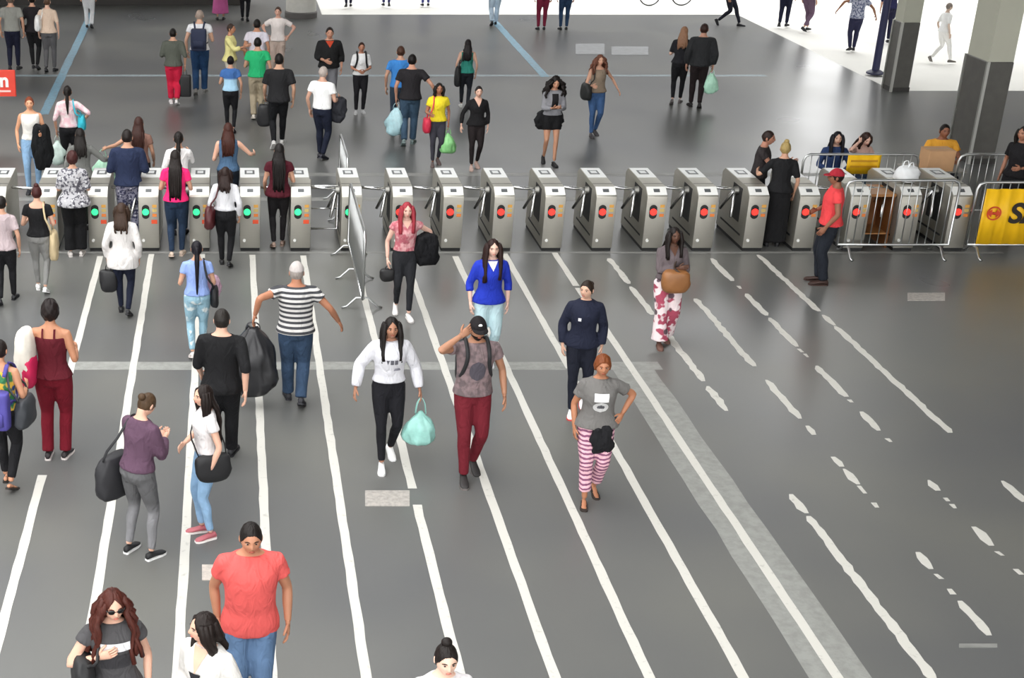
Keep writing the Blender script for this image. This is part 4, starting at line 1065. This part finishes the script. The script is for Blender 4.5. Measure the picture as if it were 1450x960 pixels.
c = person('man in grey brown tee and maroon trousers touching his dark cap', (675, 447), (664, 672), f=4, sex='m', skin='#a8795f', hair=('short', '#191310'), top=('#857274:melange:#665a5c', .3, .90, .016), bot=('#671b26', 1, .014), shoe='#2b2828', sole='#6a6462', legs='walkR', s=.14,
           aR='face', aL=((.12, .06, -.49), (.6, -1, 0), None), acc=(('cap', '#1d1a1c'), ('caplogo', 1), ('beard', '#1c1512')), hp=4, patch=(('shirt_print', 1.18, .16, .2, 'oval', '#4c4850'),))
backpack(c, 'black backpack worn by the man in maroon trousers', '#1f1f22', (.28, .14, .4))
hb_ = MB()
c = person('woman in navy hooded jacket and dark trousers glancing sideways', (831, 395), (818, 580), f=-8, skin='#d0a58e', hair=('bun', '#2c2019', 0), top=('#1f2335', .96, .86, .024, .0, 1.45, 'jacket'), bot=('#181b27', 1, .012), shoe='#f0eeee', sole='#d04a48', legs='walkR', s=.17, hy=28, patch=(('logo', 1.24, .035, .04, 'rect', '#e2e2e6', False, .07),))
c = person('woman in grey printed tee and pink patterned trousers with hand on hip', (851, 502), (838, 706), f=-4, skin='#ad7658', fat=1.12, hair=('updo', '#7a4222'), top=('#6f6d6b', .36, .90, .022, .02), bot=('#e3b6c0:bars:#84506e', .90, .02), sandals=True, shoe='#2e2520', legs='walkR', s=.14, aL='hip', aR='down',
           patch=(('shirt_print', 1.27, .15, .09, 'rect', '#ecebea'), ('shirt_print', 1.16, .16, .12, 'oval', '#c9c8c8'), ('shirt_print', 1.16, .08, .06, 'oval', '#55555a')))
held_cloth(c, -1, 'black jacket knotted at the waist of the woman in printed tee', '#1d1d20', (.2, .12, .3), dx=-.20, z=-.12, fwd=.1)
c = person('dark haired woman in flowing patterned trousers hugging a brown bag', (951, 321), (943, 486), f=2, skin=DARKS, hair=('longfront', '#1b1412', .22), top=('#675d60', .95, .96, .014), bot=('#e6d6d8:blotch:#a54a5e:#5c4a52', .97, .025, .05), shoe='#6a4a40', legs='walkR', s=.13, aL='belly', aR='fold', patch=(('neckline', 1.38, .13, .12, 'v', 'x'),))
shoulder_bag(c, 1, 'brown leather bag held in front by the woman in patterned trousers', '#8f5f36', (.2, .34, .28), 1.16, .0, .26, 'pouch', cross=True, rough=.45, strapcol='#3a2a20')
c = person('guard in red polo shirt and red cap by the closed lanes', (1184, 239), (1168, 401), f=-105, sex='m', fat=1.08, skin='#8d5f49', hair=('short', '#1d1512'), top=('#e2474b', .3, .90, .018), bot=('#1f232b', 1, .022), shoe='#3a2620', aL=((.05, .10, -.48), (.6, -1, 0), None), aR='belly', acc=(('cap', '#a02633'),), hy=5)
# -- at the turnstiles, seen from behind
c = person('woman in black off-shoulder dress and grey tights', (52, 262), (58, 414), f=180, skin='#d2a48c', hair=('bun', '#43201f', 1), top=('#19191b', .32, .92, .012, .0, 1.37), bot=('#8c8c8a', .97, .006), shoe='#efefee', legs='walkL', s=.15, aL='bent', aR='bent')
g = person  # short name
sk = MB()
shoulder_bag(c, 1, 'beige tote bag of the woman in the black dress', '#c8b48e', (.3, .12, .4), .98, .22, .02)
c = g('stout woman in grey floral blouse and loose black trousers', (107, 214), (112, 362), f=182, fat=1.22, skin=TAN, hair=('updo', '#42211f'), top=('#b7b6ba:floral:#5b5a63:#e0e0e3', .55, .84, .022, .03), bot=('#141416', .98, .03, .02), shoe='#d8d2ce', aR='bent', aL='bent')
c = g('man in navy sweater passing between green lit turnstiles', (184, 192), (184, 342), h=1.74, f=180, sex='m', skin=TAN, hair=('short', '#1f1816'), top=('#242d47', .97, .88, .024, .0, 1.44, 'sweater'), bot=('#8b8a9c:floral:#3a3c58:#d0d0d8', .98, .02), aR='bent', aL='bent', fat=1.08)
c = g('woman in hot pink t-shirt with long dark hair', (247, 212), (252, 364), f=178, skin=TAN, hair=('long', '#211a18', .5), top=('#f02c74', .34, .92, .014), bot=('#24344a:denim', 1, .01), shoe='#c8b4a4', aL='bent', aR='bent', legs='walkR', s=.1)
c = g('woman in pale grey sweater with burgundy bag', (317, 250), (322, 377), f=174, skin=TAN, hair=('bob', '#2b1d1a', .16), top=('#d8d8dc', .97, .98, .016), bot=('#18181b', 1, .012), shoe='#1c1c1e', legs='walkL', s=.12, aL='down', aR='down')
shoulder_bag(c, -1, 'burgundy leather bag of the woman in pale grey sweater', '#4e1c20', (.4, .16, .34), 1.06, .25, .0, rough=.4)
c = g('woman in dark red blouse with very long dark hair', (397, 203), (398, 350), f=180, skin=TAN, hair=('long', '#161110', .5), top=('#4a1420', .28, .86, .016, .02), bot=('#1b191b', 1, .008), shoe='#8a7468', aR='bent', aL='swingf', legs='walkR', s=.1)
c = g('woman in denim vest stretching her arm to the card reader', (325, 189), (327, 318), h=1.64, f=180, skin='#d8a890', hair=('long', '#402018', .3), top=('#4a6684:denim', .0, .92, .018, .0, 1.44, 'vest'), bot=('#1f2733', 1, .01), aR=((.26, .28, -.24), (.5, -.5, -.5), None), aL='bent')
c = g('woman in white blouse with black ponytail behind the turnstiles', (254, 186), h=1.62, f=180, skin=TAN, hair=('pony', BLKH, .3), top=('#e4e2e2', .7, .94), bot=(DJEANS, 1, .01), aR='reach')
c = g('long haired woman in rosy brown top behind the man in navy', (196, 165), h=1.64, f=176, skin=TAN, hair=('long', '#3a211b', .34), top=('#8f6c60', .3, .94), bot=(BT, 1, .01), aL=((.42, .16, -.24), (.4, -.8, -.4), None), aR='swingf')
hand_bag(c, -1, 'pale green plastic bag lifted over the turnstile', '#a9d6bb', (.38, .22, .55), 'plastic', drop=.12, rough=.3)
c = g('woman in grey cardigan reaching over the reader', (113, 181), h=1.62, f=184, skin=TAN, hair=('long', BLKH, .22), top=('#70716e', .95, .9), bot=(BT, 1, .01), aR=((.28, .25, -.26), (.5, -.5, -.5), None))
c = g('woman in pink and white top with a turquoise bag', (95, 121), h=1.63, f=182, skin=TAN, hair=('pony', '#1c1614', .28), top=('#e0b8c0:melange:#e9dada', .6, .95), bot=(BT, 1, .01), aR='hip', aL='down')
shoulder_bag(c, 1, 'turquoise bag tucked under a womans arm at far left', '#2cb2c6', (.3, .14, .26), 1.16, .24, .0)
hand_bag(c, -1, 'whitish plastic bag low beside the woman in pink and white', '#cfe2da', (.3, .2, .42), 'plastic', drop=.1, rough=.3)
c = g('woman in white top and pale jeans facing the camera at far left', (41, 136), h=1.65, f=8, skin='#d8a07e', hair=('bun', '#7a3a22', 0), top=('#e9e6e0', 0, .95, .014, 0, 1.4), bot=(LJEANS, 1, .012), aL='bent', aR='down')
held_cloth(c, -1, 'long black coat carried on the arm at far left', '#17181a', (.3, .16, .75), 'coat', dx=.0, z=.12)
# -- far side of the hall, upper left
c = g('person in grey shirt and navy trousers above the red sign', (15, -8), (19, 100), f=178, skin=TAN, hair=('short', '#6a5a4e'), top=('#8c8c86', .4, .9), bot=('#1b1d30', 1, .012), legs='walkR', s=.15, sex='m')
c = g('person all in black at the upper left', (46, -8), (48, 98), f=176, skin=TAN, hair=('short', BLKH), top=('#232023', .9, .86), bot=('#19191b', 1, .01), legs='walkL', s=.12)
c = g('person in beige top with a white bag at the upper left', (67, -6), (70, 102), f=172, skin='#d8ae98', hair=('short', '#5a4232'), top=('#d8c0ac', .5, .9), bot=('#5d5c5e', 1, .012), legs='walkR', s=.12)
shoulder_bag(c, -1, 'white bag of the person in beige at the upper left', '#ecebe8', (.3, .15, .36), 1.3, .2, -.1)
c = g('person in white trousers leaving along the left blue line', (124, -70), (124, 40), h=1.66, f=180, skin=TAN, hair=('short', BLKH), top=('#40424c', .5, .9), bot=('#e4e4e6', 1, .016), legs='walkL', s=.14)
c = g('man in dark tee and bright red trousers', (245, 40), (246, 148), f=178, sex='m', skin=TAN, hair=('short', BLKH), top=('#585b53', .6, .88, .02), bot=('#cc2444', .96, .026), shoe='#efeaea', legs='walkL', s=.14, aR='down', aL='bent')
hand_bag(c, 1, 'black shopping bag of the man in red trousers', '#1c1b1d', (.26, .12, .46), 'box', 'shopping_bag', drop=.12)
c = g('man with navy backpack and pale hair walking away', (282, 11), (284, 134), f=176, sex='m', skin='#d0a48c', hair=('short', '#a8968a'), top=('#e4e4e8', .3, .92), bot=('#28466c:denim', 1, .02), shoe='#8c8a88', legs='walkR', s=.18, aR='bent')
backpack(c, 'navy backpack of the pale haired man', '#252d48', (.34, .18, .46))
c = g('person in pale yellow blouse talking behind the green tee', (326, 33), h=1.64, f=70, skin='#b98468', hair=('short', '#3a2a22'), top=('#e9e09a', .8, .88, .02), bot=('#d8cfc0', 1, .016), aR='reach', aL='bent')
c = g('person in blue tee over pale hem and black trousers', (326, 79), (327, 188), f=178, skin=TAN, hair=('bun', '#1e1716', 0), top=('#426aa6:low:#abd4ee', .32, .94, .016), bot=(BT, .98, .008), legs='walkL', s=.1, aR='down', aL='bent')
c = g('man in bright green t-shirt and khaki trousers', (365, 53), (364, 169), f=176, sex='m', skin=TAN, hair=('short', BLKH), top=('#2cb272', .34, .9, .02), bot=('#b4a68e', 1, .02), shoe='#d8d0c4', aL='bent', aR='down', legs='walkR', s=.1)
c = g('tall man in black shirt striding to the upper side', (395, 73), (394, 209), f=178, sex='m', skin='#c69a80', hair=('short', BLKH), top=('#242426', .45, .86, .022), bot=('#18191c', 1, .012), shoe='#d8d6d4', legs='walkR', s=.26, aR='down', aL='swingf')
hand_bag(c, -1, 'black bag swung by the striding man in black', '#202022', (.3, .16, .42), 'sack', 'travel_bag', drop=.1)
c = g('woman in white blouse with hands on hips far back', (394, 9), h=1.68, f=-10, skin='#d8a894', hair=('short', '#4a332a'), top=('#f0e6e2', .4, .92, .02), bot=('#c9b4a8', .9, .014), aL='hip', aR='hip')
c = g('man in lilac white shirt between green tee and white blouse', (364, 27), h=1.7, f=170, sex='m', skin='#b98468', hair=('short', BLKH), top=('#d8d3de', .35, .9, .018), bot=('#4a4a52', 1, .014))
c = g('man in black sweater with orange red scarf', (467, 38), h=1.74, f=2, sex='m', skin='#c49078', hair=('short', '#231a16'), top=('#1f1f20', .8, .88, .024), bot=('#77777c', 1, .016), aR='belly', aL='down', fat=1.1, patch=(('scarf', 1.37, .17, .12, 'v', '#c0482f'),))
c = g('grey haired man in white shirt and navy trousers', (457, 94), (455, 225), f=150, sex='m', skin='#c99c86', hair=('short', '#b9aca4'), top=('#f2f2f2', .35, .94, .018), bot=('#1d2233', 1, .014), shoe='#2a2a34', aR='bent', aL='down', legs='walkL', s=.1)
held_cloth(c, 1, 'dark jacket and bag over the arm of the grey haired man', '#33343a', (.3, .2, .46), z=.0, fwd=-.05)
c = g('person in white tee with black backpack straps standing still', (512, 61), (509, 160), f=2, skin='#b57f66', hair=('short', '#3a2018'), top=('#eeeeee', .5, .92, .016), bot=('#1d1c20', 1, .014), shoe='#b9b9ba', aL='belly', aR='belly')
backpack(c, 'black backpack of the person in white tee', '#222023', (.28, .15, .4))
c = g('person in bright blue shirt beside the man in black tee', (568, 65), h=1.7, f=176, sex='m', skin=TAN, hair=('short', '#4a3024'), top=('#3f84cc', .35, .9), bot=('#33404e', 1, .014))
c = g('man in black tee and jeans carrying a pale blue bag', (584, 76), (578, 206), f=170, sex='m', skin='#c49078', hair=('short', '#171211'), top=('#262427', .38, .88, .02), bot=('#41586e:denim', 1, .018), shoe='#7a8a8a', legs='walkR', s=.17, aL='down', aR='out')
hand_bag(c, -1, 'pale blue plastic bag of the man in black tee', '#b9dfe8', (.36, .2, .52), 'plastic', drop=.1, rough=.3)
c = g('woman in yellow t-shirt walking to the camera', (620, 117), (619, 233), f=2, skin='#a87258', hair=('bob', '#1c1512', .1), top=('#f1db32', .34, .92, .018), bot=('#403f48', .97, .008), shoe='#6a5a58', legs='walkR', s=.1, aR='bent', aL='down')
shoulder_bag(c, 1, 'crimson handbag of the woman in yellow', '#d02c4a', (.28, .14, .26), .98, .22, .06, 'pouch')
hand_bag(c, -1, 'light green plastic bag of the woman in yellow', '#93d98e', (.3, .16, .36), 'plastic', drop=.1, rough=.3)
c = g('woman in green sleeveless top walking away far back', (664, 55), (656, 154), f=172, skin='#d0a48e', hair=('long', '#1b1517', .28), top=('#2f8274', 0, .9, .014, .01, 1.4), bot=('#22252c', .98, .01), shoe='#d8d8d4', legs='walkL', s=.2, aR='down')
shoulder_bag(c, -1, 'black bag of the woman in green sleeveless top', '#1b1b1d', (.28, .14, .42), 1.06, .2, -.05)
c = g('woman in black long sleeved top and leggings near the row', (678, 121), (671, 238), f=2, skin='#dab09c', hair=('bun', '#1b1413', 0), top=('#1b1a1c', .93, .9, .012, .02), bot=('#241e1f', .97, .008), shoe='#c0a49a', legs='walkR', s=.1, aL='down', aR=((.16, .04, -.48), (.6, -1, 0), None), patch=(('neckline', 1.365, .15, .14, 'v', 'x'),))
c = g('woman with big black curls in grey cardigan and black shorts', (785, 107), (779, 232), f=2, skin='#c39074', hair=('curly', '#1a1412', .2), top=('#8b8b90', .9, .96, .016), bot=('#161618', .30, .02, .0, 'shorts'), shoe='#1b1b1d', legs='walkL', s=.15, aL='phone', aR='phone', patch=(('undershirt', 1.2, .12, .36, 'rect', '#1b1a1c'),), hp=12)
held_cloth(c, 1, 'dark jacket tied behind the woman in black shorts', '#202022', (.46, .10, .36), dx=-.055, z=-.16, fwd=-.42)
c = g('woman in brown vest and jeans with black bag walking in', (850, 77), (839, 192), f=6, skin='#d0a087', hair=('wavy', '#6f4636', .2), top=('#8d7d6c', 0, .92, .02, .02, 1.4, 'vest'), bot=('#3f5d88:denim', 1, .012), shoe='#4a4648', legs='walkR', s=.1, aR='bent', aL=((.30, .0, -.40), (.3, -1, .3), None))
shoulder_bag(c, 1, 'black shoulder bag of the woman in the brown vest', '#1f2020', (.36, .17, .32), 1.12, .24, .04)
c = g('man in black jacket walking away with a mint bag', (994, 33), (990, 153), f=168, sex='m', skin='#c08e78', hair=('short', '#3a2620'), top=('#2c2d2f', .95, .86, .03, .0, 1.44, 'jacket'), bot=('#261e1f', 1, .012), shoe='#1f1b1c', legs='walkL', s=.14, aR='down')
hand_bag(c, 1, 'mint plastic bag of the man in black jacket', '#b8ecd0', (.3, .16, .42), 'plastic', drop=.08, rough=.3)
c = g('fair haired woman walking beside the man in black jacket', (971, 36), (955, 148), f=160, skin='#e0b8a4', hair=('long', '#9a7258', .22), top=('#26262a', .5, .92), bot=('#19191c', .97, .008), shoe='#6a6464', legs='walkR', s=.2, aL='bent')
# -- top edge and outside
for lab, ft_, kw in (
    ('person in maroon trousers at the top edge', (772, 42), dict(top=('#e6dcd8', .5, .9), bot=('#80263f', 1, .012))),
    ('person in dark jeans beside the maroon trousers at top edge', (804, 42), dict(top=('#d9d6d8', .5, .9), bot=('#2c4260:denim', 1, .012))),
    ('person in pale blue trousers at the head of the right blue line', (704, 36), dict(top=('#20283c', .8, .9), bot=('#c6daec', 1, .022), legs='walkR', s=.18)),
    ('person in navy trousers outside left of the three at top edge', (495, 10), dict(top=('#5a5a66', .5, .9), bot=('#23243c', 1, .012), legs='walkR', s=.16)),
    ('person in purple blue trousers outside at the top edge', (549, 9), dict(top=('#8a8a90', .5, .9), bot=('#3a3a6a', 1, .012), legs='walkL', s=.16)),
    ('person in black shoes outside at the top edge centre', (605, 8), dict(top=('#aaa6a2', .5, .9), bot=('#4b4f86', 1, .012))),
    ('runner in dark clothes at the bright top edge', (1037, 36), dict(f=60, top=('#2a2a33', .6, .9), bot=('#20212c', 1, .01), legs='walkL', s=.34)),
    ('person in dark navy walking outside right of the runner', (1118, 38), dict(f=150, top=('#23263a', .8, .88), bot=('#1d2036', 1, .012), legs='walkR', s=.16, sex='m')),
    ('person in grey and plum walking outside near the kerb', (1150, 44), dict(f=120, top=('#33364a', .8, .9), bot=('#6a5468', .95, .012), legs='walkL', s=.2)),
    ('person in pink and purple skirt far back on the left', (312, 28), dict(top=('#3a2a3a', .6, .9), bot=('#b55a8e', .85, .012, .04, 'skirt'))),
    ('person in dark trousers far back beside the round column', (347, 30), dict(top=('#22222a', .6, .9), bot=('#1b1b20', 1, .014), legs='walkL', s=.15))):
    g(lab, (ft_[0], -80), ft_, h=1.68, **{**dict(f=178, skin=TAN, hair=('short', BLKH)), **kw})
c = g('man in mottled grey tee and navy trousers outside by the post', (1214, -2), (1211, 72), f=170, sex='m', skin=BROWN, hair=('short', '#2a2536'), top=('#a9adbd:floral:#5d6480:#d8dce6', .35, .9, .02), bot=('#2b2c46', 1, .014), aR='out', aL='outback', legs='walkR', s=.1)
c = g('person in white clothes striding in the glare outside', (1337, 22), (1335, 88), f=100, skin='#d8bfae', hair=('short', '#8a8078'), top=('#f4f4f2', .5, .9), bot=('#f0efec', 1, .012), shoe='#7a7670', legs='walkR', s=.3)
c = g('person in dark blue half hidden behind the smaller column', (1258, -12), (1262, 60), h=1.68, f=170, skin=TAN, hair=('short', BLKH), top=('#26264a', .6, .9), bot=('#23233c', 1, .012))
# -- at the closed lanes on the right
c = g('man in dark tee leaning over a red lit turnstile', (1079, 184), pos=(9.98, 1.0, 0), f=62, sex='m', skin='#b07c66', hair=('short', '#2a1c18'), top=('#312c2d', .3, .92, .014), bot=('#24262c', 1, .012), aR='reach', aL='bent', lean=4)
c = g('woman in long black dress with fair hair held up', (1126, 200), pos=(10.1, .27, 0), f=168, skin=TAN, hair=('bun', '#a8915c', 1), top=('#1a1a1c', .5, .9, .014), bot=('#161618', .97, .008, .0, 'skirt'), aL=((.18, .22, -.22), (.6, -.6, -.6), None), aR='down')
c = g('woman in navy seated behind the rear barrier', (1187, 183), Y=2.35, h=1.62, f=-8, hipz=.5, legs='sit', skin='#c8a08c', hair=('longfront', '#14121a', .24), top=('#2e4068', .95, .92), bot=(BT, 1, .012), aR='table', aL='table')
def stool(c, label):
    r = empty('stool', c.root.location, c.root.rotation_euler.z, label, 'stool')
    b = MB(); b.rings([[(q*math.cos(2*PI*k/20), q*math.sin(2*PI*k/20)-.02, z) for k in range(20)] for q, z in ((.16, .36), (.17, .365), (.17, .385), (.16, .39))]); link('seat', b, DARK, r, ang=40)
    for a in range(4):
        x, y = math.cos(a*PI/2+.785), math.sin(a*PI/2+.785); b = MB(); b.tube([(x*.19, y*.19-.02, 0), (x*.11, y*.11-.02, .37)], [.014]*2, 8); link('leg', b, steel, r)
stool(c, 'stool under the seated woman in navy')
c = g('seated woman in pale pink resting her cheek on a hand', (1222, 179), Y=2.45, h=1.62, f=15, hipz=.5, legs='sit', skin='#d8ae9c', hair=('bob', '#33201b', .18), top=('#d9b3a6', .5, .92), bot=(DJEANS, 1, .012), aR='face', aL='table', hp=18, lean=6)
stool(c, 'stool under the seated woman in pale pink')
c = g('man in orange yellow shirt behind the cardboard box', (1339, 174), Y=2.7, h=1.70, hipz=.5, legs='sit', f=-4, sex='m', skin='#8a5a44', hair=('buzz', '#17110f'), top=('#eaa83c', .35, .9, .024, .02), bot=('#2a2c34', 1, .014), aR='table', aL='table')
stool(c, 'stool under the man in orange yellow')
c = g('person in black cut by the right edge behind the banner', (1453, 178), h=1.68, f=-60, skin='#a8765e', hair=('long', BLKH, .25), top=('#1b1a1d', .4, .9), bot=(BT, 1, .012), aL='bent')
run_jobs()
# white plastic bag left on the second last turnstile
b = bag_mb(.34, .3, .22, 'sack', 12); b2 = MB()
for q in (-1, 1): b2.tube([(-.05, q*.05, -.01), (-.03, q*.06, .06), (.03, q*.05, .07), (.05, q*.05, -.01)], [(.012, .006)]*4, 6, (0, 1, 0), sub=2)
r = empty('plastic_bag', (16*.75+.02, .4, .975+.22), .3, 'white plastic bag lying on top of a red lit turnstile', 'bag')
link('bag_body', b, plain('#eceef0', .35), r); link('handle', b2, plain('#eceef0', .35), r)
# bicycle outside at the top edge
bp_ = px(942, 6)
r = empty('bicycle', (bp_.x, bp_.y, -.05), .05, 'bicycle standing outside at the top edge', 'bicycle')
for x in (-.5, .5):
    b = MB(); n = 28
    b.rings([[((.33+.02*math.cos(t*PI/4))*math.cos(2*PI*k/n)+x, .02*math.sin(t*PI/4), .35+(.33+.02*math.cos(t*PI/4))*math.sin(2*PI*k/n)) for t in range(8)] for k in range(n)], closed=True); o = link('wheel', b, BLK, r)
    b = MB()
    for k in range(8): b.tube([(x, 0, .35), (x+.33*math.cos(k*PI/4), 0, .35+.33*math.sin(k*PI/4))], [.003]*2, 4)
    link('spokes', b, chrome, o)
b = MB()
for p_, q_ in (((-.5, 0, .35), (-.05, 0, .33)), ((-.05, 0, .33), (-.18, 0, .85)), ((-.05, 0, .33), (.36, 0, .8)), ((-.18, 0, .8), (.36, 0, .85)), ((.36, 0, .9), (.5, 0, .35)), ((-.5, 0, .35), (-.18, 0, .75))): b.tube([p_, q_], [.016]*2, 8)
link('frame', b, plain('#3a4550', .4), r)
b = MB(); b.tube([(.36, -.26, .98), (.38, 0, .95), (.36, .26, .98)], [.012]*3, 8); link('handlebar', b, BLK, r)
b = MB(); b.box((-.2, 0, .88), (.24, .13, .05), bev=.02); link('saddle', b, BLK, r)
